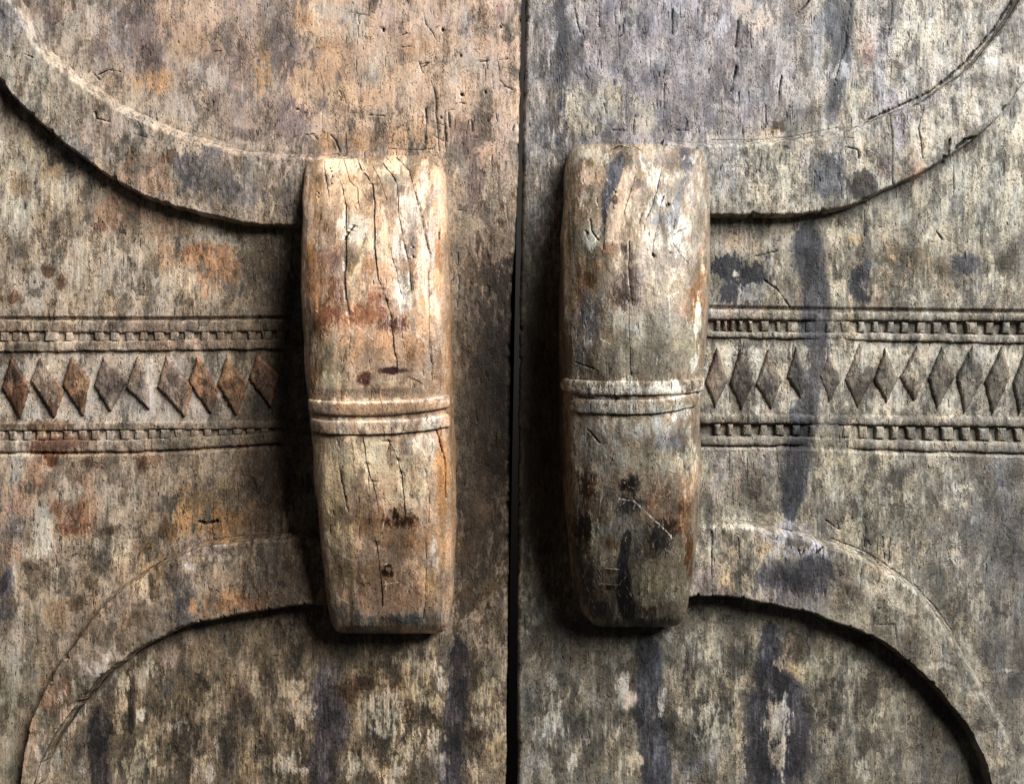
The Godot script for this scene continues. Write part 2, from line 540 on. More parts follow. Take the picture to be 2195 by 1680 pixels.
	s.p(1080, 1480, 70, 160, 0x635138, 0.7)
	s.p(1260, 1560, 50, 130, 0x5a5543, 0.7)
	# carved band and field below it
	s.view(0, 621.9, 0.392)
	s.p(40, 200, 60, 40, 0x6b5847, 0.6)
	s.p(330, 200, 100, 30, 0x5C4A3A, 0.6)
	s.p(180, 190, 60, 25, 0x9d9176, 0.7)
	s.p(600, 190, 80, 40, 0x655D56, 0.7)
	s.p(850, 210, 230, 60, 0x83705F, 0.75)
	s.p(900, 300, 220, 30, 0x867260, 0.7)
	s.p(100, 310, 70, 30, 0x5E5142, 0.6)
	s.p(560, 300, 120, 30, 0x84745F, 0.6)
	s.p(1250, 260, 160, 90, 0x7B6A56, 0.7)
	s.p(560, 530, 800, 190, 0xC4BEAE, 0.9, 0.15, 0.2)
	s.p(1000, 660, 320, 60, 0xA8A193, 0.7)
	s.p(100, 640, 200, 70, 0xB8B4A6, 0.7)
	s.p(1150, 420, 200, 80, 0xA4A092, 0.7)
	s.p(1440, 620, 100, 110, 0x55524B, 0.75)
	s.p(280, 750, 190, 34, 0x55412F, 0.8)
	s.p(60, 745, 60, 24, 0x6f5a45, 0.7)
	s.p(450, 760, 60, 30, 0xB2A596, 0.7)
	s.p(620, 760, 80, 30, 0x7b7264, 0.7)
	s.p(700, 740, 60, 24, 0x6a6054, 0.7)
	s.p(280, 850, 160, 50, 0x5D3E2E, 0.85)
	s.p(80, 800, 80, 50, 0x928472, 0.8)
	s.p(450, 820, 80, 40, 0x6a5140, 0.7)
	s.p(570, 810, 40, 40, 0xC6B9A9, 0.7)
	s.p(750, 820, 200, 50, 0x8B8275, 0.7)
	s.p(950, 800, 120, 60, 0x87806f, 0.7)
	s.p(280, 940, 90, 55, 0x59371F, 0.9)
	s.p(180, 1000, 80, 80, 0xA8876D, 0.85)
	s.p(270, 985, 50, 25, 0xCDB79B, 0.8)
	s.p(480, 950, 38, 44, 0x4E3A29, 0.85)
	s.p(560, 960, 60, 50, 0x7a6553, 0.6)
	s.p(775, 950, 36, 56, 0x553A28, 0.85)
	s.p(860, 930, 30, 40, 0x6b5039, 0.7)
	s.p(650, 1050, 130, 120, 0xA09280, 0.7)
	s.p(450, 1040, 60, 60, 0xA58468, 0.7)
	s.p(370, 1090, 70, 100, 0xB7B09E, 0.85)
	s.p(240, 1060, 90, 60, 0xA98469, 0.85)
	s.p(90, 960, 60, 120, 0xA09C8D, 0.85)
	s.p(120, 1080, 30, 40, 0x54493c, 0.7)
	s.p(70, 1190, 110, 100, 0xB0907A, 0.9)
	s.p(340, 1220, 70, 80, 0xB08A70, 0.85)
	s.p(450, 1220, 100, 80, 0x845C41, 0.85)
	s.p(400, 1310, 110, 40, 0x744A32, 0.8)
	s.p(280, 1160, 100, 36, 0xB29278, 0.8)
	s.p(220, 1280, 65, 160, 0xA9A797, 0.92, 0.3)
	s.p(180, 1440, 80, 50, 0xA9A797, 0.92, 0.3)
	s.p(310, 1190, 40, 60, 0x5f4430, 0.7)
	s.p(650, 1240, 120, 120, 0x9C917C, 0.8)
	s.p(720, 1170, 60, 140, 0xA89E86, 0.7)
	s.p(930, 1100, 60, 60, 0xC4B89C, 0.75)
	s.p(1000, 1000, 120, 60, 0x958A74, 0.7)
	s.p(600, 1320, 70, 40, 0x4F3F2D, 0.8)
	s.p(570, 1420, 120, 90, 0x8D8573, 0.8)
	s.p(430, 1430, 70, 90, 0x968D7B, 0.8)
	s.p(80, 1330, 80, 110, 0x7D7771, 0.75)
	s.p(50, 1440, 70, 60, 0x9a7d69, 0.7)
	s.p(20, 1600, 60, 90, 0x40404A, 0.8)
	s.p(180, 1520, 60, 30, 0x58503f, 0.7)
	s.p(1080, 1170, 200, 110, 0xA5814F, 0.85)
	s.p(1020, 1260, 130, 80, 0xA67F50, 0.8)
	s.p(1230, 1260, 130, 120, 0x8F6C42, 0.8)
	s.p(910, 1320, 70, 70, 0x5E452B, 0.85)
	s.p(800, 1400, 60, 60, 0x66502F, 0.75)
	s.p(1250, 1080, 120, 60, 0x766447, 0.7)
	s.p(850, 1500, 90, 90, 0x94784D, 0.7)
	s.p(1450, 1100, 140, 300, 0x4D3A2A, 0.7)  # the handle's shadow on the field, painted in
	s.p(1130, 1390, 130, 40, 0x7C7170, 0.75)
	s.p(660, 1450, 40, 50, 0xC3B99F, 0.75)
	s.view(0, 621.9, 0.392)
	# lower left: arch and the panel inside it
	s.view(0, 1097.6, 0.3468)
	s.p(250, 150, 50, 160, 0xB0AE9B, 0.8, 0.3)
	s.p(90, 480, 22, 130, 0xC7BBA0, 0.8)
	s.p(130, 560, 18, 120, 0xC9BEA6, 0.8)
	s.p(350, 430, 14, 110, 0xC8BDA4, 0.8)
	s.p(30, 620, 60, 200, 0x4F4E52, 0.85)
	s.p(170, 330, 60, 40, 0x5a5244, 0.7)
	s.p(470, 560, 50, 70, 0x51432F, 0.8)
	s.p(560, 440, 60, 50, 0x5C4D37, 0.75)
	s.p(340, 640, 70, 100, 0x7A6549, 0.8)
	s.p(230, 470, 90, 90, 0x8F8670, 0.7)
	s.p(640, 470, 40, 80, 0xAFA58E, 0.6)
	s.p(150, 760, 100, 110, 0x90897A, 0.8)
	s.p(80, 900, 100, 120, 0xA39F92, 0.8)
	s.p(200, 1010, 70, 40, 0x6A675B, 0.7)
	s.p(60, 1200, 70, 260, 0x8C8873, 0.8)
	s.p(370, 820, 26, 80, 0xB8AB90, 0.7)
	s.p(400, 900, 60, 60, 0xB2A890, 0.6)
	s.p(870, 620, 100, 70, 0x6B5948, 0.85)
	s.p(620, 700, 130, 90, 0x6E604F, 0.75)
	s.p(750, 560, 60, 60, 0x8b7d68, 0.7)
	s.p(930, 470, 28, 90, 0xC6B898, 0.85)
	s.p(965, 440, 20, 70, 0x4f4533, 0.8)
	s.p(700, 560, 12, 120, 0xA08A70, 0.6)
	s.p(1160, 560, 90, 190, 0x524E4E, 0.9)
	s.p(1120, 430, 70, 80, 0x69635f, 0.7)
	s.p(1200, 320, 60, 24, 0xC7C2B8, 0.85)
	s.p(1420, 275, 100, 22, 0xC0B9A4, 0.8)
	s.p(1180, 240, 90, 40, 0x7d706c, 0.75)
	s.p(1300, 420, 20, 70, 0xB5A892, 0.8)
	s.p(1400, 430, 120, 60, 0x88786a, 0.7)
	s.p(1400, 560, 180, 80, 0x97714C, 0.85)
	s.p(1600, 560, 100, 60, 0x83603F, 0.8)
	s.p(1550, 380, 150, 80, 0x665a47, 0.75)
	s.p(560, 880, 200, 100, 0x8F8372, 0.7)
	s.p(760, 860, 90, 60, 0xAFA795, 0.7)
	s.p(600, 980, 90, 90, 0x9e968a, 0.7)
	s.p(440, 1000, 80, 60, 0x7A634F, 0.75)
	s.p(360, 1150, 110, 110, 0x7F634D, 0.85)
	s.p(230, 1400, 90, 160, 0x8A7460, 0.8)
	s.p(290, 1340, 26, 60, 0xC7B9A6, 0.85)
	s.p(270, 1460, 20, 44, 0xC7B9A6, 0.85)
	s.p(420, 1190, 24, 80, 0xB4A797, 0.7)
	s.p(490, 1060, 20, 90, 0xB8AC96, 0.7)
	s.p(350, 1530, 60, 60, 0x86837d, 0.7)
	s.drip([[620, 1180, 70], [600, 1350, 75], [590, 1500, 60], [610, 1700, 60], [610, 1900, 60]], 0x3C3939, 0.9)
	s.drip([[780, 960, 40], [800, 1080, 22], [800, 1400, 20]], 0x36322A, 0.85)
	s.p(480, 1480, 50, 100, 0x55524f, 0.8)
	s.p(500, 1560, 36, 90, 0xA9A08F, 0.7)
	s.p(730, 1260, 40, 140, 0xA79E85, 0.7)
	s.p(740, 1060, 36, 90, 0xA39c86, 0.7)
	s.p(670, 1360, 40, 40, 0x33302b, 0.8)
	s.p(920, 930, 30, 90, 0xB5AC94, 0.7)
	s.p(850, 1000, 60, 60, 0xA09780, 0.6)
	s.p(1020, 1080, 60, 90, 0x4a4742, 0.8)
	s.p(1060, 900, 70, 70, 0x8b7c70, 0.7)
	s.p(840, 1560, 110, 130, 0xA6A084, 0.8)
	s.p(870, 1250, 26, 40, 0xC9C4B3, 0.8)
	s.p(1110, 1340, 60, 50, 0xB4AFA0, 0.7)
	s.p(1000, 1200, 120, 50, 0x524A39, 0.7)
	s.p(1150, 780, 50, 60, 0xA49C88, 0.6)
	s.p(1330, 1430, 22, 50, 0xC2BCAF, 0.8)
	s.p(1300, 1080, 200, 120, 0x665C47, 0.7)
	s.p(1480, 1200, 90, 140, 0x51443a, 0.7)
	s.p(1580, 1060, 40, 120, 0x9A8F74, 0.6)
	s.p(1850, 1480, 28, 40, 0xC5C0B6, 0.8)
	s.p(1830, 1290, 16, 60, 0xC2BBAE, 0.7)
	s.p(1290, 1640, 24, 60, 0xB5AEA0, 0.7)
	s.p(1400, 1480, 50, 200, 0x524D49, 0.75)
	s.p(1150, 1560, 110, 90, 0x7b7263, 0.7)
	# foot of the left leaf
	s.view(585.4, 1170.7, 0.3031)
	s.p(400, 900, 90, 120, 0x575352, 0.8)
	s.drip([[330, 900, 110], [400, 1150, 110], [420, 1350, 130], [330, 1520, 110], [330, 1800, 110]], 0x413E42, 0.85, 0.7)
	s.p(180, 1180, 90, 110, 0x958b78, 0.7)
	s.p(170, 1010, 50, 70, 0xA79C85, 0.7)
	s.p(60, 1000, 40, 90, 0x9c8c6c, 0.7)
	s.p(180, 1470, 44, 40, 0xC6C0B2, 0.85)
	s.p(80, 1560, 110, 90, 0x9d9480, 0.7)
	s.p(200, 1600, 60, 40, 0xB4ac9a, 0.7)
	s.drip([[1300, 620, 90], [1330, 800, 85], [1310, 1000, 75], [1290, 1200, 80], [1260, 1500, 90], [1250, 1900, 80]], 0x3A373B, 0.9, 0.6)
	s.p(1010, 700, 100, 110, 0xA69B80, 0.8)
	s.p(860, 780, 60, 60, 0x8F866F, 0.7)
	s.p(1080, 870, 140, 70, 0xADA288, 0.75)
	s.p(980, 960, 110, 80, 0x6D5F42, 0.7)
	s.p(700, 900, 120, 120, 0x7B6C50, 0.7)
	s.p(640, 970, 90, 60, 0x40301d, 0.85)
	s.p(520, 1060, 60, 80, 0x3B2D1B, 0.85)
	s.p(880, 960, 50, 70, 0x463620, 0.7)
	s.p(950, 1160, 50, 100, 0x42331f, 0.75)
	s.p(800, 1200, 110, 140, 0xA59B82, 0.75)
	s.p(1080, 1080, 90, 80, 0x8D8667, 0.75)
	s.p(1190, 990, 40, 60, 0xBDB5A0, 0.8)
	s.p(780, 1330, 120, 80, 0xB3AB92, 0.8)
	s.p(1000, 1450, 160, 120, 0xA39A7D, 0.8)
	s.p(1150, 1360, 60, 80, 0xB4AD9B, 0.8)
	s.p(660, 1180, 70, 100, 0x958a74, 0.7)
	s.p(600, 1340, 60, 100, 0x5b523f, 0.7)
	s.p(700, 1540, 90, 110, 0x9b9078, 0.7)
	s.p(570, 1560, 60, 110, 0xA9a08b, 0.7)
	s.p(840, 1620, 90, 60, 0xB0A78f, 0.7)
	s.p(1430, 1350, 80, 70, 0x3C2A1A, 0.85)
	s.p(1470, 1080, 60, 80, 0x9d9474, 0.75)
	s.p(1550, 930, 80, 140, 0x8E866C, 0.8)
	s.p(1430, 900, 50, 120, 0x3E3423, 0.75)
	s.p(1590, 1250, 60, 160, 0xA79D83, 0.8)
	s.p(1460, 1240, 60, 60, 0xB0A58A, 0.6)
	s.p(1570, 1450, 80, 100, 0x8d7a58, 0.75)
	s.p(1420, 1570, 50, 100, 0xB7AD96, 0.7)
	s.p(1120, 1560, 130, 90, 0x69635d, 0.75)
	s.p(1370, 400, 80, 130, 0x40362A, 0.75)
	s.p(1500, 250, 120, 300, 0x5F543D, 0.6)
	s.p(1600, 560, 60, 150, 0x6f6850, 0.6)
	# hand grime beside gap and handle, with the handle shadows painted in
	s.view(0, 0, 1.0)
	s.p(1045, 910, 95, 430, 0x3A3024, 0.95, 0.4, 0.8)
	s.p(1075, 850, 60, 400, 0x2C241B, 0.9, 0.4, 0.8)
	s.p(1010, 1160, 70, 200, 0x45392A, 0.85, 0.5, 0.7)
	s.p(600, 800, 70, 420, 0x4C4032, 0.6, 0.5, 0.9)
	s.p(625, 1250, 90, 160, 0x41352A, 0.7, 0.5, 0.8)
	# how fibrous, how cracked
	s.view(0, 0, 1.0)
	s.fibre(560, 110, 640, 200, 0.12)
	s.fibre(280, 580, 380, 130, 0.75)
	s.fibre(80, 400, 150, 160, 0.85)
	s.fibre(300, 1060, 360, 100, 0.5)
	s.fibre(250, 1200, 300, 120, 0.8)
	s.fibre(600, 1560, 620, 190, 0.95)
	s.fibre(880, 1490, 130, 160, 1.15)
	s.fibre(1050, 1500, 60, 220, 1.0)
	s.fibre(1060, 450, 50, 80, 0.7)
	s.checks(880, 180, 260, 190, 0.4)
	s.checks(320, 350, 330, 100, 0.35)
	s.checks(1040, 600, 90, 400, 0.5)
	s.checks(560, 760, 110, 200, 0.5)
	s.checks(500, 1080, 160, 80, 0.6)
	s.nicks(rng, 34, 600, 160, 520, 200, 18.0, 0.70, 0.05)
	s.nicks(rng, 14, 880, 165, 200, 165, 24.0, 0.86, 0.09)
	s.nicks(rng, 19, 820, 292, 138, 34, 26.0, 0.94, 0.07)
	s.nicks(rng, 9, 940, 280, 26, 50, 40.0, 0.94, 0.12)
	s.nicks(rng, 26, 320, 560, 330, 160, 18.0, 0.78, 0.03)
	s.nicks(rng, 16, 320, 830, 320, 140, 15.0, 0.70, 0.03)
	s.nicks(rng, 31, 330, 1090, 340, 110, 20.0, 0.78, 0.03)
	s.nicks(rng, 26, 1030, 700, 55, 640, 26.0, 0.78, 0.02)
	s.nicks(rng, 26, 560, 1540, 520, 150, 16.0, 0.78, 0.02)
	s.nicks(rng, 11, 300, 1330, 260, 120, 14.0, 0.78, 0.02)
	s.nicks(rng, 14, 320, 350, 320, 80, 14.0, 0.78, 0.07)
	# shade painted as a dark line along the foot of the arch
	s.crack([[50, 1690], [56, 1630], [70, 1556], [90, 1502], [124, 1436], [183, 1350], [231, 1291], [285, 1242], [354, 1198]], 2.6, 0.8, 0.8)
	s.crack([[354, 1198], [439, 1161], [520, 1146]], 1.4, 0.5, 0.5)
	# rubbed edges of the mouldings, with the lit bevels painted in
	s.view(0, 0, 1.0)
	s.scratch([[40, -20], [66, 40], [102, 90], [160, 141], [224, 186], [286, 225], [337, 249], [396, 270], [467, 292], [553, 312], [643, 322]], 0xB9B09C, 6.0, 0.5)
	s.scratch([[42, 20], [92, 110], [150, 165], [215, 210], [275, 250], [330, 275], [390, 297]], 0xC4BAA5, 3.0, 0.6)
	s.scratch([[100, 270], [188, 343], [274, 400], [361, 435], [470, 464], [557, 478]], 0xA9A091, 2.5, 0.5)
	s.scratch([[222, 1292], [277, 1246], [347, 1204], [433, 1168], [555, 1152]], 0xB4A78E, 4.0, 0.6)
	s.scratch([[375, 1348], [295, 1392], [229, 1440], [139, 1548], [104, 1610], [85, 1670]], 0xB9B09C, 4.5, 0.65)
	s.crack([[380, 1352], [300, 1393], [232, 1443], [140, 1550], [104, 1615], [84, 1680], [76, 1790]], 2.6, 0.8, 0.75)
	s.scratch([[290, 1408], [240, 1452], [152, 1560], [118, 1620], [98, 1680], [90, 1790]], 0xA8A498, 7.0, 0.6)  # lit inner wall of the arch, painted paler
	# single cuts and worm holes that stand out
	s.view(0, 0, 0.392)
	for q in [[[170, 320], [215, 338]], [[545, 630], [555, 665], [620, 682]], [[755, 748], [820, 768]], [[1175, 285], [1215, 280]], [[525, 410], [550, 440]], [[545, 410], [600, 385], [665, 395]], [[1160, 550], [1165, 580]], [[1625, 600], [1640, 600]], [[230, 690], [265, 720]], [[770, 680], [790, 720]]]:
		s.crack(q, 2.0, 1.2, 0.9)
	s.crack([[425, 940], [430, 1060], [425, 1120]], 1.2, 0.6, 0.6)
	s.scratch([[1300, 0], [1310, 200], [1330, 520]], 0xC9B9A6, 1.4, 0.7)
	s.view(585.4, 0, 0.392)
	for q in [[[590, 150], [612, 180]], [[675, 205], [735, 185]], [[690, 262], [745, 258]], [[800, 340], [825, 400]], [[815, 375], [855, 345]], [[735, 0], [740, 25]], [[1250, 130], [1265, 150]], [[1240, 330], [1285, 326]], [[1260, 475], [1308, 495]], [[365, 500], [385, 540]], [[385, 500], [396, 570]], [[1082, 655], [1090, 720]], [[1130, 340], [1185, 335]], [[1220, 630], [1232, 670]], [[600, 710], [602, 770]], [[1025, 565], [1050, 570]], [[1325, 690], [1310, 720]], [[525, 632], [610, 636]], [[850, 345], [815, 352]]]:
		s.crack(q, 1.7, 1.2, 0.85)
	for q in [[1027, 305], [1035, 517], [1160, 507], [605, 165], [1245, 145], [930, 165], [915, 640], [1172, 660]]:
		s.crack([q, [q[0] + 2, q[1] + 9]], 3.2, 2.5, 0.97)
	s.crack([[825, 55], [835, 130], [870, 180], [905, 235]], 2.2, 1.0, 0.8)
	s.crack([[1235, 340], [1240, 440], [1270, 480]], 1.5, 0.7, 0.6)
	s.crack([[835, 600], [838, 700], [830, 820]], 2.2, 1.2, 0.85)
	s.crack([[880, 480], [890, 640], [905, 740], [912, 830]], 2.0, 1.2, 0.8)
	s.crack([[940, 680], [945, 830]], 2.0, 1.2, 0.85)
	s.crack([[960, 620], [962, 700]], 1.8, 1.2, 0.85)
	s.crack([[640, 815], [760, 822], [880, 818]], 1.5, 0.9, 0.75)
	s.crack([[860, 665], [940, 690]], 1.4, 0.8, 0.8)
	s.crack([[870, 740], [935, 775]], 1.4, 0.8, 0.8)
	s.crack([[270, 440], [275, 760]], 1.0, 0.6, 0.55)
	s.crack([[480, 420], [480, 540]], 1.4, 0.8, 0.7)
	s.crack([[1010, 1380], [1005, 1470], [1015, 1530], [1008, 1680]], 1.8, 1.2, 0.85)
	s.crack([[180, 740], [225, 735], [245, 770]], 1.8, 0.9, 0.85)
	s.crack([[320, 740], [345, 780], [365, 830]], 2.4, 1.0, 0.85)
	s.crack([[520, 0], [525, 90], [420, 70]], 1.2, 0.6, 0.6)
	s.view(0, 621.9, 0.392)
	s.crack([[1085, 1265], [1130, 1275], [1185, 1262]], 4.0, 2.0, 0.85)
	s.crack([[1160, 1100], [1165, 1380]], 1.3, 0.7, 0.7)
	s.crack([[1050, 1200], [1055, 1330]], 1.0, 0.6, 0.6)


func stain_right_leaf(s: Sheet, rng: RandomNumberGenerator) -> void:
	s.view(0, 0, 1.0)
	s.p(1450, 130, 380, 330, 0x8C868A, 1.0, 0.25, 0.5)
	s.p(1980, 110, 330, 280, 0xA19C90, 0.95, 0.3, 0.5)
	s.p(1170, 220, 70, 420, 0x8E8781, 0.85, 0.3, 0.5)
	s.p(1700, 380, 330, 110, 0xA39D8B, 0.9, 0.3, 0.5)
	s.p(2080, 430, 260, 150, 0x9C9886, 0.95, 0.3, 0.5)
	s.p(1850, 610, 420, 170, 0x8C8470, 0.95, 0.3, 0.5)
	s.p(1850, 820, 440, 160, 0x8B8474, 0.95, 0.3, 0.5)
	s.p(1850, 1080, 430, 180, 0x87806D, 0.95, 0.3, 0.5)
	s.p(2120, 1150, 180, 220, 0x76736A, 0.9, 0.4, 0.6)
	s.p(2120, 1350, 180, 300, 0x716E66, 0.9, 0.4, 0.6)
	s.p(1700, 1230, 300, 130, 0x948973, 0.9, 0.3, 0.5)
	s.p(1980, 1400, 200, 240, 0x87806D, 0.8, 0.3, 0.5)
	s.p(1600, 1530, 560, 260, 0x746D5B, 1.0, 0.3, 0.4)
	s.p(1170, 900, 80, 460, 0x57513F, 0.9, 0.3, 0.5)
	# upper part, near the gap
	s.view(1170.7, 0, 0.3049)
	s.p(60, 120, 80, 180, 0x8F8B8C, 0.8)
	s.drip([[110, -60, 45], [120, 200, 50], [90, 450, 55], [110, 640, 45], [120, 800, 40], [90, 960, 45], [80, 1060, 30]], 0x5A5A60, 0.88, 0.55)
	s.p(30, 700, 60, 120, 0x93806f, 0.8)
	s.p(60, 860, 40, 90, 0x6B5A54, 0.7)
	s.p(20, 950, 40, 100, 0xB5AFA0, 0.7)
	s.p(190, 780, 50, 180, 0xA9A390, 0.7)
	s.p(60, 280, 30, 60, 0xA9A6A6, 0.7)
	s.p(160, 80, 40, 80, 0xA4A1A2, 0.7)
	s.p(300, 250, 110, 260, 0x979190, 0.7)
	s.p(250, 120, 60, 90, 0xA29B95, 0.7)
	s.p(450, 350, 90, 160, 0x857F7D, 0.75)
	s.p(620, 120, 110, 110, 0xA5A19C, 0.7)
	s.p(600, 470, 140, 90, 0x8a8480, 0.7)
	s.p(780, 60, 110, 70, 0x8B898B, 0.7)
	s.p(1000, 60, 80, 60, 0xA7A5A8, 0.8)
	s.p(1020, 130, 120, 60, 0x8D8B8E, 0.8)
	s.p(1180, 190, 110, 70, 0xADABAF, 0.85)
	s.p(900, 260, 80, 90, 0xA4A1A4, 0.7)
	s.p(1020, 270, 80, 90, 0x858285, 0.8)
	s.p(1000, 440, 160, 120, 0xA19D9D, 0.7)
	s.p(800, 480, 120, 140, 0x9A9694, 0.6)
	s.p(1180, 420, 90, 90, 0x8f8a86, 0.7)
	s.p(1500, 130, 150, 90, 0xB9AEA2, 0.85)
	s.p(1440, 60, 90, 60, 0xAFA193, 0.8)
	s.p(1600, 300, 90, 120, 0xABA49B, 0.7)
	s.p(1420, 350, 90, 140, 0x999593, 0.7)
	s.p(1300, 560, 90, 180, 0xA29E9B, 0.6)
	s.p(1500, 520, 120, 120, 0x8F8A88, 0.7)
	s.p(1550, 550, 24, 30, 0x6c6768, 0.7)
	s.p(1220, 720, 60, 100, 0xB6B2AD, 0.7)
	s.p(1000, 760, 140, 130, 0x87827f, 0.7)
	s.p(1090, 700, 40, 130, 0x787375, 0.7)
	s.p(1240, 880, 80, 80, 0x7F7A74, 0.7)
	s.p(700, 820, 140, 130, 0x9A9382, 0.7)
	s.p(400, 720, 220, 170, 0x98937F, 0.75)
	s.p(300, 900, 160, 60, 0x9E9680, 0.7)
	s.p(480, 800, 60, 120, 0xA9A490, 0.7)
	s.p(850, 900, 90, 50, 0x8a8070, 0.7)
	s.p(1640, 880, 60, 60, 0x5A432F, 0.85)
	s.p(1570, 920, 50, 36, 0xB0A088, 0.8)
	s.p(1620, 230, 30, 60, 0xC8C0B4, 0.7)
	# upper right
	s.view(1536.6, 0, 0.392)
	s.p(230, 90, 110, 60, 0xB9AC9C, 0.85)
	s.p(150, 40, 70, 50, 0xAA9C8D, 0.8)
	s.p(440, 60, 60, 80, 0x8B7A70, 0.75)
	s.p(380, 170, 90, 60, 0x8E8884, 0.7)
	s.drip([[640, -60, 80], [640, 120, 85], [690, 260, 60], [660, 420, 50], [640, 560, 42], [620, 690, 36]], 0x5C5D61, 0.9, 0.5)
	s.drip([[730, -40, 26], [720, 150, 26], [700, 300, 22]], 0x4F5055, 0.7, 0.4)
	s.p(540, 200, 60, 110, 0x8f8d8d, 0.7)
	s.p(640, 390, 80, 50, 0xA6A5A3, 0.85)
	s.p(600, 420, 40, 40, 0xC3C1BD, 0.6)
	s.p(830, 230, 80, 130, 0xB8A597, 0.9)
	s.p(830, 310, 60, 70, 0xA2806D, 0.9)
	s.p(850, 140, 70, 50, 0xB6AFA5, 0.8)
	s.p(790, 400, 40, 50, 0xB3A291, 0.8)
	s.drip([[930, -40, 50], [930, 160, 40], [900, 330, 40], [880, 480, 45], [900, 580, 40]], 0x7F7F7F, 0.75)
	s.p(1080, 170, 90, 120, 0xB8B39F, 0.75)
	s.p(1020, 290, 60, 50, 0xB9B3A0, 0.7)
	s.p(1200, 130, 110, 130, 0xA9A491, 0.7)
	s.p(1380, 100, 130, 140, 0xA39D8B, 0.8)
	s.p(1250, 260, 120, 60, 0x8e8776, 0.7)
	s.p(760, 530, 80, 80, 0xB0AA93, 0.9)
	s.drip([[640, 560, 36], [625, 690, 42]], 0x6D6C6D, 0.7)
	s.p(900, 600, 40, 60, 0xA9A6A8, 0.7)
	s.p(400, 350, 110, 160, 0x9a9592, 0.6)
	s.p(150, 450, 130, 160, 0x9d9996, 0.6)
	s.p(330, 690, 46, 46, 0x5B4630, 0.85)
	s.p(300, 730, 50, 24, 0xB39A7C, 0.8)
	s.p(460, 620, 70, 80, 0x8a8580, 0.7)
	# moulding on the right
	s.p(60, 930, 70, 160, 0x8C8A89, 0.8)
	s.p(240, 870, 150, 110, 0xB5AF97, 0.85)
	s.p(160, 830, 60, 60, 0xC0BBA2, 0.7)
	s.p(350, 1000, 110, 130, 0xA69F87, 0.8)
	s.p(210, 1100, 60, 60, 0xB5AC92, 0.7)
	s.p(470, 880, 50, 80, 0x928a80, 0.7)
	s.p(600, 970, 105, 150, 0x595B60, 0.97, 0.4, 0.3)
	s.p(640, 820, 50, 50, 0x908e8c, 0.8)
	s.p(720, 900, 60, 120, 0xB3AC99, 0.85)
	s.p(770, 1030, 84, 84, 0x3E3936, 0.97, 0.3, 0.25)
	s.p(590, 1130, 80, 30, 0x77746a, 0.7)
	s.p(890, 920, 50, 76, 0x6A5E58, 0.85, 0.35, 0.3)
	s.p(980, 700, 50, 160, 0x8E8994, 0.8)
	s.p(850, 760, 80, 90, 0x989284, 0.7)
	s.p(1060, 900, 70, 90, 0xA58D77, 0.85)
	s.p(1060, 960, 90, 40, 0x8c6b53, 0.7)
	s.p(1180, 760, 120, 110, 0xB0A894, 0.8)
	s.p(1300, 560, 140, 120, 0xABA592, 0.8)
	s.p(1500, 330, 150, 160, 0xA9A598, 0.8)
	s.p(1130, 560, 70, 50, 0x84838a, 0.7)
	s.p(1430, 480, 60, 90, 0x8f8878, 0.7)
	s.p(1600, 150, 80, 120, 0x85827D, 0.8)
	s.p(1350, 790, 60, 30, 0x5E5545, 0.85, 0.4, 0.4, -0.6)
	s.p(1230, 820, 20, 60, 0x4e4639, 0.8)
	# field right of it
	s.p(1400, 980, 220, 200, 0xA8A592, 0.8)
	s.p(1600, 800, 140, 200, 0xA9A692, 0.7)
	s.p(1150, 1180, 170, 110, 0x9F9A86, 0.7)
	s.p(900, 1200, 150, 60, 0x98917b, 0.7)
	s.p(1560, 1180, 140, 180, 0x8d8a78, 0.7)
	s.p(700, 1250, 80, 50, 0xBDB593, 0.75)
	s.p(640, 1280, 30, 60, 0xC9C1A0, 0.7)
	s.p(780, 1310, 70, 40, 0x9D855A, 0.7)
	s.p(1070, 1160, 26, 120, 0x77776e, 0.6)
	s.p(1000, 1400, 190, 66, 0x5F543D, 0.85)
	s.p(950, 1380, 60, 40, 0x9c8b6b, 0.6)
	s.p(1200, 1480, 190, 76, 0x64563F, 0.85)
	s.p(1080, 1530, 120, 60, 0x6f624d, 0.7)
	s.p(1350, 1450, 90, 60, 0x48484D, 0.92, 0.4, 0.3)
	s.p(1560, 1440, 90, 90, 0x55503F, 0.8)
	s.p(1540, 1540, 60, 50, 0xC2BB9F, 0.8)
	s.p(1500, 1430, 20, 100, 0xBDB596, 0.7)
	s.p(1620, 1380, 30, 80, 0x4c4838, 0.7)
	s.p(150, 1330, 130, 60, 0xA08E75, 0.8)
	s.p(60, 1280, 60, 40, 0x8F765C, 0.7)
	s.p(330, 1330, 90, 60, 0x958d7f, 0.7)
	s.p(60, 1470, 110, 76, 0x2E2E34, 0.97, 0.4, 0.3)
	s.p(190, 1500, 86, 86, 0x2B2B31, 0.97, 0.4, 0.3)
	s.p(130, 1600, 140, 86, 0x37373D, 0.95, 0.4, 0.3)
	s.p(110, 1500, 26, 20, 0xB0AEA8, 0.85)
	s.p(200, 1560, 20, 14, 0xB5B2AA, 0.8)
	s.p(310, 1450, 60, 70, 0xA9A391, 0.75)
	s.p(800, 1550, 76, 115, 0x34343A, 0.97, 0.25, 0.25)
	s.p(820, 1460, 36, 60, 0x55555A, 0.85, 0.35)
	s.p(640, 1560, 30, 120, 0xC0B899, 0.75)
	s.p(900, 1560, 90, 80, 0x77694f, 0.7)
	# band and lower field
	s.view(1463.4, 585.4, 0.3919)
	s.drip([[720, -310, 90], [690, -250, 60], [690, -100, 85], [720, 60, 80], [730, 200, 85], [735, 400, 75], [730, 560, 62], [690, 700, 70], [660, 850, 70], [630, 980, 75], [600, 1080, 80], [600, 1200, 65], [590, 1300, 40], [600, 1380, 24]], 0x45464A, 0.93, 0.5)
	s.drip([[760, 350, 26], [760, 560, 24], [790, 700, 20]], 0x3E3F44, 0.7, 0.4)
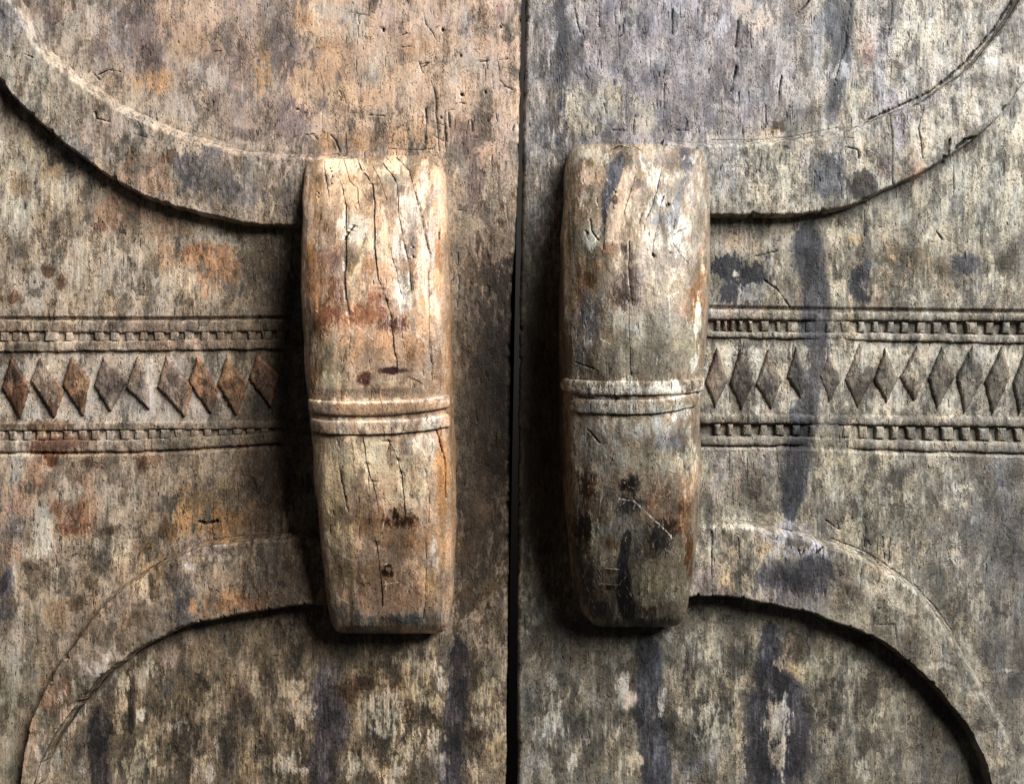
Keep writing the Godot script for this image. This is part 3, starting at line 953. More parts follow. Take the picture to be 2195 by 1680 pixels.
	s.p(730, 290, 40, 60, 0x83847f, 0.5)
	s.p(400, 100, 80, 60, 0xA8A392, 0.7)
	s.p(850, 120, 40, 160, 0xB5AD92, 0.75)
	s.p(1080, 150, 40, 80, 0x7D6754, 0.7)
	s.p(1250, 120, 180, 100, 0x868071, 0.7)
	s.p(1650, 120, 160, 110, 0x8f8a7a, 0.7)
	s.p(1400, 60, 140, 50, 0x786f5c, 0.7)
	s.p(300, 230, 220, 60, 0x95897A, 0.75)
	s.p(250, 280, 110, 36, 0x6b5546, 0.7)
	s.p(200, 440, 70, 60, 0xC0B79C, 0.85)
	s.p(240, 455, 50, 16, 0xD8D0B4, 0.7)
	s.p(480, 440, 90, 50, 0x9c9484, 0.7)
	s.p(200, 600, 90, 60, 0x7f7063, 0.7)
	s.p(370, 560, 70, 70, 0x8a7e70, 0.7)
	s.p(340, 640, 40, 60, 0x4c4038, 0.6)
	s.p(870, 260, 80, 130, 0x9B8D74, 0.8)
	s.p(900, 450, 60, 200, 0x8c8169, 0.7)
	s.p(830, 620, 60, 120, 0x8E7F69, 0.7)
	s.p(1000, 480, 70, 60, 0x9a9080, 0.7)
	s.p(1280, 520, 60, 80, 0xA39D8B, 0.7)
	s.p(1600, 460, 80, 120, 0x8F8A77, 0.7)
	s.p(300, 840, 160, 60, 0x81745F, 0.7)
	s.p(200, 1020, 60, 160, 0x8A7D70, 0.8)
	s.p(330, 1060, 80, 130, 0x8C8376, 0.8)
	s.p(460, 1000, 70, 120, 0x857b70, 0.7)
	s.p(160, 1180, 60, 120, 0x95897C, 0.7)
	s.p(400, 1210, 90, 90, 0x55463A, 0.85)
	s.p(440, 1290, 60, 34, 0x4d4032, 0.75)
	s.p(340, 1150, 30, 50, 0x9d9180, 0.6)
	s.p(500, 1160, 30, 150, 0x9a907c, 0.7)
	s.p(900, 920, 170, 60, 0x6f6754, 0.6)
	s.p(1000, 1010, 160, 80, 0x8F886F, 0.7)
	s.p(1170, 1060, 80, 60, 0xA29D88, 0.7)
	s.p(900, 1150, 130, 80, 0x969079, 0.7)
	s.p(1140, 1220, 90, 80, 0xA4A089, 0.75)
	s.p(1300, 1100, 120, 90, 0x827c6a, 0.7)
	s.p(1580, 1020, 60, 50, 0x6b6657, 0.6)
	s.p(1750, 1080, 130, 130, 0x6F6F6D, 0.8)
	s.p(1490, 1170, 70, 24, 0xB1AB97, 0.7)
	s.p(1450, 1260, 120, 40, 0x95907c, 0.7)
	s.p(1700, 1290, 100, 60, 0x4D4B49, 0.85)
	s.p(1620, 1350, 40, 24, 0xB0AA98, 0.7)
	s.p(1600, 1400, 150, 120, 0x66645d, 0.7)
	s.p(1200, 1330, 150, 60, 0x79735e, 0.6)
	s.p(850, 1310, 160, 60, 0x7d7362, 0.6)
	s.p(800, 1350, 50, 40, 0x6a5a48, 0.6)
	s.p(970, 1500, 110, 130, 0x8C856C, 0.7)
	s.p(1490, 1500, 26, 90, 0xADA793, 0.75)
	s.p(1760, 1500, 110, 160, 0x5C5B57, 0.75)
	# arch on the right
	s.view(1463.4, 1061, 0.3684)
	s.p(250, 170, 170, 40, 0xC2B89C, 0.85)
	s.p(130, 330, 60, 130, 0xB3A78E, 0.8)
	s.p(300, 350, 120, 120, 0xA9997C, 0.8)
	s.p(430, 290, 70, 60, 0xA8946F, 0.75)
	s.p(120, 480, 60, 80, 0x85756c, 0.8)
	s.p(260, 520, 60, 70, 0xA9946F, 0.8)
	s.p(230, 570, 40, 40, 0x594850, 0.7)
	s.p(380, 560, 70, 60, 0xB0A38A, 0.8)
	s.p(640, 230, 190, 60, 0x8E8B8E, 0.9)
	s.p(700, 330, 170, 60, 0xA2A1A6, 0.88)
	s.p(800, 360, 60, 20, 0xC9C8C8, 0.8)
	s.p(620, 300, 50, 30, 0xB2B0B4, 0.7)
	s.p(640, 480, 270, 140, 0x3E3D42, 1.0, 0.3)
	s.p(740, 420, 170, 90, 0x454449, 0.95, 0.3)
	s.p(720, 620, 110, 60, 0x75706c, 0.8)
	s.p(560, 590, 70, 50, 0x605c5e, 0.8)
	s.p(480, 560, 40, 40, 0x9e9282, 0.7)
	s.p(950, 580, 90, 110, 0x6F6553, 0.85, 0.25)
	s.p(945, 590, 50, 55, 0x9B917C, 0.85, 0.25)
	s.p(960, 575, 22, 26, 0x5f5644, 0.7, 0.25)
	s.p(1050, 430, 120, 90, 0xA0967D, 0.8)
	s.p(1000, 330, 90, 60, 0xA79D82, 0.75)
	s.p(1200, 560, 130, 110, 0x9d957e, 0.7)
	s.p(1260, 480, 160, 40, 0xB3AC94, 0.75, 0.5, 0.4, 0.62)
	s.p(1100, 700, 110, 60, 0x8a8370, 0.7)
	s.p(1300, 730, 110, 60, 0x928b78, 0.7)
	s.p(1440, 880, 90, 120, 0x7E7764, 0.7)
	s.p(1480, 980, 50, 24, 0xB8B09C, 0.7)
	s.p(1490, 1030, 16, 50, 0xB5AD98, 0.7)
	s.p(1560, 830, 110, 110, 0x969080, 0.7)
	s.p(1680, 1050, 70, 120, 0x8f8a7a, 0.7)
	s.p(1720, 1160, 50, 50, 0xA09c8d, 0.7)
	s.p(1840, 1360, 60, 90, 0xA9A495, 0.7)
	s.p(1820, 1560, 70, 60, 0x8d8169, 0.7)
	s.p(1900, 1080, 110, 110, 0x63635f, 0.8)
	s.p(1900, 1020, 40, 14, 0xB9B5AA, 0.8)
	s.p(1600, 460, 20, 90, 0xB3ADA0, 0.7)
	s.p(1590, 300, 18, 70, 0xA8A294, 0.6)
	s.p(1730, 380, 90, 40, 0x8c887d, 0.5)
	s.p(1820, 900, 100, 100, 0x53524f, 0.6)
	# panel inside the arch
	s.drip([[530, 720, 75], [510, 850, 60], [510, 1000, 72], [540, 1120, 160], [560, 1260, 210], [560, 1400, 200], [560, 1560, 220], [560, 1900, 220]], 0x403F43, 0.93, 0.5)
	s.p(560, 1330, 60, 150, 0x9A8F7C, 0.9)
	s.p(600, 1170, 30, 30, 0xABA598, 0.85)
	s.p(560, 1540, 55, 110, 0x998D78, 0.9)
	s.p(640, 870, 60, 60, 0x988067, 0.85)
	s.p(620, 980, 60, 60, 0x9B876e, 0.8)
	s.p(680, 900, 30, 100, 0x55452d, 0.75)
	s.p(720, 1040, 70, 50, 0x8A7950, 0.75)
	s.p(430, 850, 40, 60, 0x9d9077, 0.75)
	s.p(400, 1100, 60, 60, 0x83755c, 0.7)
	s.p(300, 1150, 30, 60, 0x6b5c42, 0.7)
	s.p(220, 860, 150, 130, 0x8F8A74, 0.8)
	s.p(230, 1330, 130, 150, 0xA09A83, 0.85)
	s.p(130, 1270, 60, 90, 0x94907f, 0.7)
	s.p(330, 1330, 40, 120, 0x84745a, 0.7)
	s.p(280, 1450, 40, 80, 0x4f4a3b, 0.6)
	s.p(120, 1560, 120, 120, 0x78756d, 0.75)
	s.p(340, 1570, 30, 110, 0x9b8e75, 0.7)
	s.p(900, 1000, 150, 160, 0x8c8671, 0.7)
	s.p(780, 1270, 24, 60, 0xA7a190, 0.7)
	s.p(1150, 1250, 40, 60, 0xB0A993, 0.75)
	s.p(1100, 1150, 200, 120, 0x827b66, 0.7)
	s.p(1080, 1330, 60, 90, 0x9c957f, 0.6)
	s.p(900, 1470, 140, 110, 0x716c5d, 0.75)
	s.p(1060, 1600, 50, 60, 0xA6A08e, 0.7)
	s.p(1250, 1580, 60, 90, 0x9C9683, 0.7)
	s.p(1450, 1560, 140, 120, 0x66635b, 0.7)
	# between gap and arch, at the foot
	s.view(1061, 1170.7, 0.3031)
	s.drip([[1070, 570, 110], [1090, 750, 95], [1090, 1000, 90], [1070, 1150, 100], [1130, 1300, 110], [1140, 1600, 110], [1140, 1900, 110]], 0x414146, 0.93, 0.4)
	s.p(1240, 640, 50, 70, 0xB4B1A8, 0.8)
	s.p(1190, 1100, 30, 110, 0xA3A099, 0.8)
	s.p(1230, 1180, 20, 60, 0x38352e, 0.7)
	s.p(1260, 1280, 60, 130, 0x393630, 0.75)
	s.p(960, 1100, 65, 80, 0xAE9C8A, 0.92, 0.3)
	s.p(930, 950, 44, 110, 0xB3AB9B, 0.8)
	s.p(980, 970, 22, 60, 0x59402f, 0.7)
	s.p(900, 1200, 50, 30, 0x4b4436, 0.7)
	s.p(1000, 1580, 44, 120, 0xB3A486, 0.8)
	s.p(920, 1400, 50, 70, 0x4d473d, 0.7)
	s.p(700, 1330, 150, 120, 0x746D5C, 0.7)
	s.p(380, 1220, 60, 220, 0xA6A292, 0.75)
	s.p(480, 1330, 40, 180, 0x9a9687, 0.7)
	s.p(240, 1200, 70, 200, 0x837f70, 0.7)
	s.p(540, 1560, 30, 60, 0xC5C1B4, 0.7)
	s.p(260, 1560, 90, 110, 0x88857c, 0.7)
	s.p(430, 1480, 60, 60, 0x55514a, 0.6)
	s.p(650, 1400, 30, 60, 0xA9A496, 0.6)
	s.p(700, 800, 40, 120, 0xA09A88, 0.7)
	s.p(550, 820, 110, 80, 0x625b45, 0.7)
	s.p(300, 700, 160, 140, 0x625D4D, 0.7)
	s.p(400, 980, 40, 80, 0x99958a, 0.6)
	s.p(700, 1080, 170, 110, 0x827c6c, 0.7)
	s.p(1550, 800, 100, 80, 0x9d967f, 0.7)
	s.p(1400, 1200, 90, 60, 0x9b9580, 0.7)
	s.p(1720, 700, 130, 130, 0x6c624c, 0.6)
	s.p(1750, 730, 60, 60, 0xA39580, 0.7)
	s.p(1460, 1350, 50, 60, 0xB0AA99, 0.7)
	s.p(1420, 1560, 100, 110, 0x6e6c6b, 0.75)
	# grime beside the gap, darkened further by a painted handle shadow
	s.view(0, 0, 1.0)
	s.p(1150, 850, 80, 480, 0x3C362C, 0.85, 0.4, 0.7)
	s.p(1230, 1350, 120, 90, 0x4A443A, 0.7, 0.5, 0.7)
	s.view(1463.4, 585.4, 0.3919)
	s.p(1150, 560, 1050, 190, 0xA39C88, 0.85, 0.15, 0.2)  # band floor and gaps between the diamonds painted paler to look lit
	for d in [[215, 425, 60, 26], [250, 440, 26, 60], [395, 440, 30, 60], [330, 420, 130, 22], [560, 440, 34, 70], [640, 420, 100, 24], [1110, 420, 130, 26], [1190, 700, 30, 60], [1350, 430, 30, 60], [1330, 720, 34, 56], [1500, 425, 34, 60], [1470, 720, 30, 60], [1660, 430, 34, 60], [1620, 740, 34, 54], [1820, 430, 36, 60], [1780, 745, 36, 54], [1050, 430, 30, 60], [1050, 720, 40, 50], [250, 720, 36, 50], [405, 740, 36, 40], [560, 730, 40, 40], [880, 720, 30, 50], [1600, 410, 130, 24]]:
		s.p(d[0], d[1], d[2], d[3], 0xB4AD98, 0.85, 0.35, 0.5)
	s.drip([[700, 60, 56], [720, 200, 60], [735, 400, 50], [730, 560, 44], [690, 700, 56], [665, 850, 58], [630, 980, 60]], 0x4B4B4D, 0.85, 1.1)
	# fibre and checks
	s.view(0, 0, 1.0)
	s.fibre(1480, 140, 400, 200, 0.06)
	s.fibre(1990, 90, 180, 180, 0.8)
	s.fibre(1680, 370, 160, 80, 0.7)
	s.fibre(2100, 420, 180, 140, 0.7)
	s.fibre(1180, 300, 60, 300, 0.8)
	s.fibre(1960, 600, 300, 70, 0.85)
	s.fibre(1900, 820, 330, 130, 0.6)
	s.fibre(1900, 1050, 330, 110, 0.7)
	s.fibre(1600, 1220, 120, 80, 0.8)
	s.fibre(1960, 1280, 170, 140, 0.6)
	s.fibre(1560, 1530, 460, 180, 0.85)
	s.fibre(1190, 1560, 90, 150, 1.1)
	s.checks(1400, 150, 330, 180, 0.5)
	s.checks(1850, 150, 300, 200, 0.45)
	s.checks(1700, 380, 230, 90, 0.6)
	s.checks(2150, 500, 120, 250, 0.4)
	s.checks(1600, 1000, 140, 150, 0.62)
	s.checks(1900, 1150, 200, 120, 0.6)
	s.checks(1600, 820, 130, 170, 0.55)
	s.nicks(rng, 47, 1470, 150, 340, 180, 24.0, 0.86, 0.03)
	s.nicks(rng, 15, 1190, 160, 70, 180, 26.0, 1.01, 0.03)
	s.nicks(rng, 31, 1960, 140, 230, 180, 26.0, 0.78, 0.02)
	s.nicks(rng, 22, 1720, 380, 210, 70, 22.0, 0.86, 0.03)
	s.nicks(rng, 4, 1420, 295, 110, 14, 16.0, 0.94, 0.14)
	s.nicks(rng, 28, 1850, 590, 340, 110, 18.0, 0.86, 0.03)
	s.nicks(rng, 34, 1850, 820, 340, 140, 16.0, 0.94, 0.02)
	s.nicks(rng, 43, 1830, 1060, 350, 110, 20.0, 0.86, 0.02)
	s.nicks(rng, 26, 1840, 1280, 330, 150, 20.0, 0.86, 0.02)
	s.nicks(rng, 34, 1600, 1530, 470, 150, 18.0, 0.78, 0.02)
	# dark lines painted at the moulding feet, the ring's step shadow among them
	s.view(0, 0, 1.0)
	s.crack([[1860, 256], [1930, 226], [1994, 197], [2070, 133], [2132, 60], [2167, 5], [2214, -85]], 4.2, 1.4, 0.85)
	s.crack([[1525, 300], [1640, 299], [1693, 293], [1800, 272]], 1.4, 0.5, 0.5)
	s.crack([[1780, 1152], [1845, 1177], [1896, 1206], [1968, 1259], [2005, 1300], [2040, 1350]], 1.8, 0.7, 0.7)
	# pale moulding edges: rubbed wood and painted bevel light together
	s.scratch([[1525, 294], [1610, 295], [1693, 289], [1811, 268], [1889, 241]], 0xC0B9A5, 5.0, 0.45)
	s.scratch([[1900, 245], [2015, 196], [2093, 133], [2156, 59], [2191, 4]], 0xA9A496, 5.0, 0.4)
	s.scratch([[1500, 1118], [1574, 1120], [1640, 1126]], 0xC0B69C, 7.0, 0.5)
	s.scratch([[1790, 1166], [1850, 1190], [1905, 1219], [1975, 1270], [2012, 1315], [2075, 1420], [2130, 1520], [2175, 1600]], 0xB5AC94, 7.0, 0.4)
	s.view(1170.7, 0, 0.3049)
	for q in [[[510, 190], [512, 420]], [[545, 130], [540, 240], [515, 260]], [[490, 60], [485, 170]], [[380, 0], [372, 190]], [[200, 60], [240, 230]], [[885, 30], [880, 240]], [[390, 430], [388, 480]], [[630, 810], [612, 950]], [[985, 860], [980, 920]], [[1385, 880], [1380, 960]], [[460, 915], [540, 918]], [[915, 915], [1000, 918]], [[1640, 640], [1635, 750]], [[1545, 740], [1542, 900]], [[830, 590], [820, 830]], [[370, 780], [385, 850]], [[410, 730], [425, 800]]]:
		s.crack(q, 1.6, 1.2, 0.8)
	s.crack([[1340, 470], [1295, 640]], 4.0, 2.0, 0.9)
	s.crack([[1345, 150], [1330, 330]], 2.4, 1.2, 0.8)
	s.view(1536.6, 0, 0.392)
	s.crack([[735, 0], [715, 130], [705, 260], [640, 470]], 2.6, 1.2, 0.8)
	s.crack([[955, 20], [940, 200]], 1.8, 1.0, 0.75)
	s.crack([[105, 360], [80, 490]], 4.0, 2.0, 0.9)
	s.crack([[358, 420], [340, 560]], 3.0, 1.5, 0.85)
	s.crack([[450, 70], [510, 0]], 3.0, 1.4, 0.85)
	s.crack([[860, 400], [855, 560]], 1.6, 0.9, 0.7)
	s.crack([[920, 645], [935, 800], [940, 1020]], 2.0, 1.2, 0.85)
	s.crack([[1105, 620], [1080, 720], [1105, 880]], 2.0, 1.0, 0.8)
	s.crack([[1300, 900], [1295, 1080]], 1.8, 1.0, 0.75)
	s.crack([[680, 820], [750, 835], [755, 880]], 2.4, 1.2, 0.85)
	s.crack([[1240, 780], [1230, 890]], 4.0, 2.0, 0.9)
	s.crack([[1270, 830], [1330, 780], [1380, 770]], 5.0, 2.2, 0.9)
	s.crack([[1590, 420], [1610, 470]], 2.2, 1.2, 0.85)
	s.crack([[1360, 440], [1360, 560]], 1.6, 0.8, 0.7)
	s.crack([[1205, 1265], [1240, 1310]], 2.4, 1.2, 0.8)
	s.crack([[810, 1150], [805, 1290]], 1.6, 0.9, 0.7)
	s.crack([[210, 1400], [330, 1370]], 1.6, 0.9, 0.8)
	s.crack([[260, 1530], [340, 1590], [400, 1680]], 2.2, 1.1, 0.8)
	s.view(1463.4, 1061, 0.3684)
	s.crack([[157, 200], [163, 400], [165, 590]], 1.8, 1.2, 0.9)
	s.crack([[310, 240], [315, 360]], 1.8, 1.0, 0.8)
	s.crack([[1068, 200], [1060, 300]], 2.4, 1.2, 0.85)
	s.crack([[1165, 240], [1180, 370]], 2.2, 1.2, 0.85)
	s.crack([[1215, 250], [1205, 400]], 2.2, 1.2, 0.85)
	s.crack([[1108, 740], [1215, 735], [1220, 830]], 1.4, 0.8, 0.7)
	s.crack([[650, 300], [670, 350], [690, 310]], 3.0, 1.4, 0.85)
	s.crack([[760, 250], [770, 330], [800, 290]], 3.0, 1.4, 0.85)
	s.crack([[900, 140], [915, 200], [830, 145]], 2.0, 1.0, 0.8)


func stain_diamonds(left: Sheet, right: Sheet) -> void:
	left.view(0, 621.9, 0.392)
	for d in [[82, 530, 0x70503A], [255, 520, 0x8A7864], [412, 510, 0x93704C], [600, 510, 0x7D6F62], [755, 530, 0x857767], [955, 530, 0x8C7868], [1110, 515, 0x9A714E], [1270, 515, 0x96704B], [1440, 490, 0x7A5B43]]:
		left.p(d[0], d[1], 95, 200, d[2], 1.0, 0.1, 0.15)
	left.p(80, 610, 50, 80, 0x4C321F, 0.85)
	left.p(60, 480, 30, 60, 0x9a7a5c, 0.8)
	left.p(300, 650, 50, 60, 0x573A2A, 0.85)
	left.p(230, 440, 40, 50, 0xA79a86, 0.7)
	left.p(430, 610, 44, 60, 0x503722, 0.85)
	left.p(430, 500, 30, 40, 0xA98960, 0.8)
	left.p(620, 590, 40, 40, 0x94887a, 0.7)
	left.p(930, 580, 60, 40, 0x9b8a76, 0.7)
	left.p(1100, 470, 50, 30, 0xBD8E60, 0.85)
	left.p(1110, 500, 30, 20, 0x5c3f26, 0.7)
	left.p(1150, 620, 60, 50, 0x837565, 0.8)
	left.p(1250, 450, 50, 40, 0xB38758, 0.8)
	left.p(1260, 520, 50, 30, 0x66462b, 0.7)
	left.p(1290, 620, 50, 60, 0x6f5138, 0.7)
	right.view(1463.4, 585.4, 0.3919)
	for d in [[185, 580, 0x66584A], [325, 585, 0x62564A], [475, 585, 0x6E6456], [970, 570, 0x786E5D], [1268, 550, 0x7B7264], [1578, 570, 0x746D5F], [1882, 580, 0x6E695C]]:
		right.p(d[0], d[1], 80, 190, d[2], 1.0, 0.2, 0.2)
	right.p(640, 580, 60, 120, 0x4c4a49, 0.85)
	right.p(800, 580, 70, 150, 0x5a5550, 0.85)
	right.p(470, 620, 40, 50, 0x3d3832, 0.8)
	right.p(1280, 520, 36, 50, 0xA39d8b, 0.75)
	right.p(990, 480, 40, 60, 0x9d9482, 0.7)
	right.p(1590, 460, 40, 50, 0x968f7d, 0.7)


func stain_left_handle(s: Sheet, rng: RandomNumberGenerator) -> void:
	s.view(0, 0, 1.0)
	s.p(560, 820, 105, 640, 0x4E4031, 0.95, 0.3, 0.4)  # left side wall painted dark for its shade
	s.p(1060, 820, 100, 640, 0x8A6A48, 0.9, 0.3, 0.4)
	s.view(622, 307.3, 0.209)
	s.p(480, 230, 210, 100, 0xE4D3A8, 0.9, 0.4)
	s.p(660, 240, 100, 120, 0xEADDB8, 0.9, 0.4)
	s.p(1120, 230, 190, 120, 0xE0D0AA, 0.9, 0.4)
	s.p(940, 310, 90, 60, 0xDCCCA5)
	s.p(850, 150, 130, 45, 0x7D6A50, 0.8)
	s.p(830, 200, 60, 40, 0x8c7c5d, 0.7)
	s.p(230, 190, 110, 90, 0x8B7457, 0.85)
	s.p(1420, 190, 160, 80, 0x8D7A60, 0.85)
	s.p(1290, 330, 36, 130, 0x8e7658, 0.7)
	s.p(1420, 450, 60, 240, 0xE4CCB2, 0.95, 0.35)
	s.p(600, 480, 260, 150, 0xC6A47D, 0.85)
	s.p(800, 420, 90, 130, 0xD2B48C, 0.8)
	s.p(660, 390, 60, 40, 0xA5875f, 0.7)
	s.p(280, 500, 110, 200, 0xA58560, 0.85)
	s.p(300, 380, 60, 80, 0x866848, 0.7)
	s.p(450, 600, 170, 110, 0xB39878, 0.85)
	s.p(1000, 520, 110, 130, 0xC9A880, 0.85)
	s.p(1200, 490, 130, 70, 0x95806C, 0.85)
	s.p(1080, 400, 130, 60, 0xA99C84, 0.8)
	s.p(690, 900, 190, 200, 0xBAB09C, 0.92, 0.4)
	s.p(820, 700, 100, 60, 0xB39A7A, 0.8)
	s.p(400, 880, 80, 100, 0x765639, 0.85)
	s.p(290, 800, 60, 130, 0x946f4a, 0.7)
	s.p(300, 980, 60, 60, 0xA98868, 0.8)
	s.p(860, 1070, 120, 80, 0xE2D2AB, 0.9)
	s.p(1000, 980, 110, 330, 0xDDC09C, 0.9, 0.35)
	s.p(1250, 800, 140, 300, 0xD2C2B2, 0.9, 0.35)  # highlight region painted pale
	s.p(1210, 1120, 130, 140, 0xD9C4B0, 0.9, 0.4)
	s.p(1180, 620, 60, 60, 0xE2D8CC, 0.7)
	s.p(1290, 1050, 40, 130, 0x8d8580, 0.75)
	s.p(1200, 1000, 30, 40, 0x968b84, 0.6)
	s.p(940, 840, 40, 90, 0x8c6c4c, 0.7)
	s.p(1530, 900, 60, 480, 0xB87A46, 0.92, 0.35)
	s.p(1580, 1300, 60, 400, 0xB5783F, 0.85, 0.35)
	s.p(1450, 800, 60, 130, 0xD3AD83, 0.85)
	s.p(420, 1180, 190, 150, 0x8A6551, 0.88)
	s.p(520, 1240, 70, 140, 0x795d58, 0.6)
	s.p(220, 1250, 70, 320, 0x9B6A3B, 0.85)
	s.p(700, 1260, 130, 190, 0xAE8F64, 0.9, 0.35)
	s.drip([[800, 1130, 30], [740, 1300, 34], [690, 1450, 30], [640, 1560, 20]], 0xD5C09C, 0.85, 0.5)
	s.p(850, 1290, 90, 110, 0x9A7150, 0.85)
	s.p(800, 1500, 130, 130, 0xB88F6C, 0.85)
	s.p(360, 1450, 100, 160, 0xAA8060, 0.85)
	s.p(300, 1620, 90, 80, 0x7d5538, 0.8)
	s.p(1000, 1330, 90, 110, 0xB28765, 0.8)
	s.p(960, 1600, 160, 110, 0x985D41, 0.88)
	s.p(1210, 1480, 110, 180, 0xA19B8D, 0.9, 0.4)
	s.p(1170, 1620, 110, 60, 0xD0C9BC, 0.9)
	s.p(1290, 1470, 50, 50, 0x6d6862, 0.7)
	s.p(1440, 1400, 120, 260, 0xC08F62, 0.85)
	s.p(1380, 1180, 60, 120, 0xCBA684, 0.8)
	# lower part
	s.view(585.4, 585.4, 0.4792)
	s.p(220, 210, 100, 130, 0x684529, 0.9)
	s.p(200, 60, 70, 90, 0x9a6e48, 0.8)
	s.p(420, 190, 180, 70, 0x8A5639, 0.9)
	s.p(390, 90, 60, 60, 0xC7A985, 0.8)
	s.p(300, 120, 50, 90, 0x6c432f, 0.7)
	s.p(560, 240, 90, 40, 0x5E3626, 0.92)
	s.p(700, 220, 70, 150, 0xC4976C, 0.9)
	s.p(430, 330, 160, 90, 0xAE835F, 0.88)
	s.p(590, 120, 60, 60, 0xC8C2B6, 0.8)
	s.p(260, 400, 80, 130, 0x7D7257, 0.88)
	s.p(200, 460, 50, 90, 0x6b4c30, 0.7)
	s.p(640, 350, 110, 80, 0xA07A56, 0.85)
	s.p(290, 480, 80, 36, 0xC4B896, 0.85)
	s.p(300, 510, 90, 20, 0xB9ad8d, 0.8)
	s.p(550, 485, 90, 26, 0xBBA98c, 0.75)
	s.p(560, 437, 85, 18, 0x452A29, 0.95, 0.3)
	s.p(430, 472, 42, 36, 0x57372C, 0.92, 0.3)
	s.drip([[600, 452, 10], [660, 480, 12], [700, 505, 12]], 0x5d4130, 0.7)
	s.p(500, 530, 300, 22, 0x83705A, 0.8)
	s.p(760, 420, 50, 90, 0x7f6143, 0.75)
	s.p(480, 600, 320, 36, 0xAD8966, 0.9)
	s.p(480, 572, 300, 12, 0xDCCBAA, 0.85)
	s.p(560, 600, 60, 20, 0xC39a70, 0.7)
	s.p(480, 680, 320, 40, 0x99897A, 0.9)
	s.p(480, 655, 280, 10, 0xC9BEA6, 0.8)
	s.p(700, 660, 90, 40, 0xB4AEA2, 0.7)
	s.p(460, 800, 240, 110, 0xC9BB98, 0.92)
	s.p(300, 780, 80, 50, 0xBCAE8d, 0.8)
	s.p(650, 780, 110, 60, 0xBAB3A3, 0.8)
	s.p(340, 920, 100, 100, 0xB8A884, 0.88)
	s.p(660, 920, 110, 130, 0xC9B690, 0.9)
	s.p(500, 950, 90, 70, 0xB9A07C, 0.8)
	s.p(620, 1000, 90, 40, 0xC5b594, 0.8)
	s.p(780, 950, 40, 300, 0xA87746, 0.92, 0.35)
	s.p(200, 900, 40, 220, 0x8B7A57, 0.8)
	s.p(450, 1100, 140, 70, 0x886545, 0.9)
	s.p(590, 1110, 80, 45, 0x482F1F, 0.92)
	s.p(560, 1080, 30, 30, 0x3b281b, 0.8)
	s.p(290, 1080, 80, 150, 0xA18E65, 0.88)
	s.p(420, 1050, 50, 30, 0x9a805c, 0.8)
	s.p(640, 1200, 110, 80, 0x99734F, 0.88)
	s.p(520, 1190, 80, 60, 0xA5805c, 0.8)
	s.p(730, 1270, 28, 66, 0xBDB7A8, 0.92)
	s.p(785, 1250, 26, 140, 0xB78B5B, 0.9)
	s.p(720, 1390, 46, 100, 0xBB9B6A, 0.92)
	s.p(450, 1330, 160, 100, 0x8A6D50, 0.88)
	s.p(525, 1330, 36, 20, 0x35241A, 0.92)
	s.p(530, 1300, 20, 20, 0x3b2a20, 0.8)
	s.p(320, 1340, 90, 80, 0x7D6F4D, 0.88)
	s.p(300, 1240, 60, 50, 0xA6977a, 0.7)
	s.p(520, 1450, 190, 80, 0x8E6F58, 0.9)
	s.p(300, 1510, 90, 70, 0x67645A, 0.88)
	s.p(580, 1545, 180, 36, 0x5D6264, 0.92)
	s.p(720, 1540, 70, 50, 0x78776B, 0.88)
	s.p(420, 1590, 190, 22, 0x5a5852, 0.85)
	s.p(240, 1400, 40, 120, 0x786b4f, 0.8)
	s.checks(480, 800, 400, 800, 0.35)
	s.fibre(480, 800, 500, 900, 0.25)
	s.fibre(300, 1180, 100, 140, 0.8)
	s.scratch([[395, 240], [430, 262], [465, 300]], 0xD9C9A8, 1.6, 0.85)
	s.scratch([[500, 1385], [575, 1372]], 0xD5C6AC, 1.8, 0.85)
	s.scratch([[440, 1300], [560, 1285]], 0xC0AE94, 1.2, 0.6)
	for q in [[[250, 1200], [330, 1260]], [[280, 1240], [370, 1275]], [[240, 1000], [270, 1080]], [[300, 1110], [350, 1200]], [[310, 1060], [340, 1130]], [[680, 850], [700, 900]], [[520, 1090], [505, 1145]], [[200, 830], [215, 900]], [[290, 1440], [340, 1470]]]:
		s.scratch(q, 0xD8CDAE, 1.8, 0.75)
	# long drying cracks
	s.crack([[340, 0], [352, 120], [370, 220], [370, 340]], 1.7, 1.6, 0.92)
	s.crack([[500, 30], [530, 150], [548, 210], [575, 430]], 1.7, 1.6, 0.92)
	s.crack([[712, 0], [718, 150], [722, 300], [726, 480]], 1.4, 1.0, 0.8)
	s.crack([[308, 735], [318, 880], [335, 980], [352, 1060]], 1.4, 1.2, 0.85)
	s.crack([[425, 735], [440, 840], [470, 950], [492, 1060]], 2.0, 1.8, 0.93)
	s.crack([[470, 1170], [488, 1290], [500, 1400], [500, 1480]], 1.8, 1.4, 0.9)
	s.crack([[530, 735], [565, 810], [597, 900], [608, 1080]], 1.7, 1.5, 0.9)
	s.crack([[695, 870], [715, 980], [712, 1110]], 1.4, 1.0, 0.8)
	s.crack([[700, 1180], [700, 1400], [685, 1540]], 1.1, 0.8, 0.75)
	s.crack([[750, 690], [780, 780], [800, 860], [808, 1000]], 2.2, 1.8, 0.9)
	s.crack([[375, 740], [385, 860], [390, 910]], 1.0, 0.7, 0.6)
	s.crack([[500, 560], [500, 620], [505, 700], [520, 740]], 1.1, 0.8, 0.7)
	s.view(622, 307.3, 0.209)
	s.crack([[350, 190], [370, 330], [430, 570]], 1.4, 1.2, 0.88)
	s.crack([[520, 360], [580, 520], [610, 660], [615, 1000], [605, 1450], [635, 1690]], 1.8, 1.7, 0.93)
	s.crack([[680, 130], [755, 280], [860, 430], [905, 680], [905, 1050], [950, 1400], [1040, 1690]], 2.1, 1.9, 0.94)
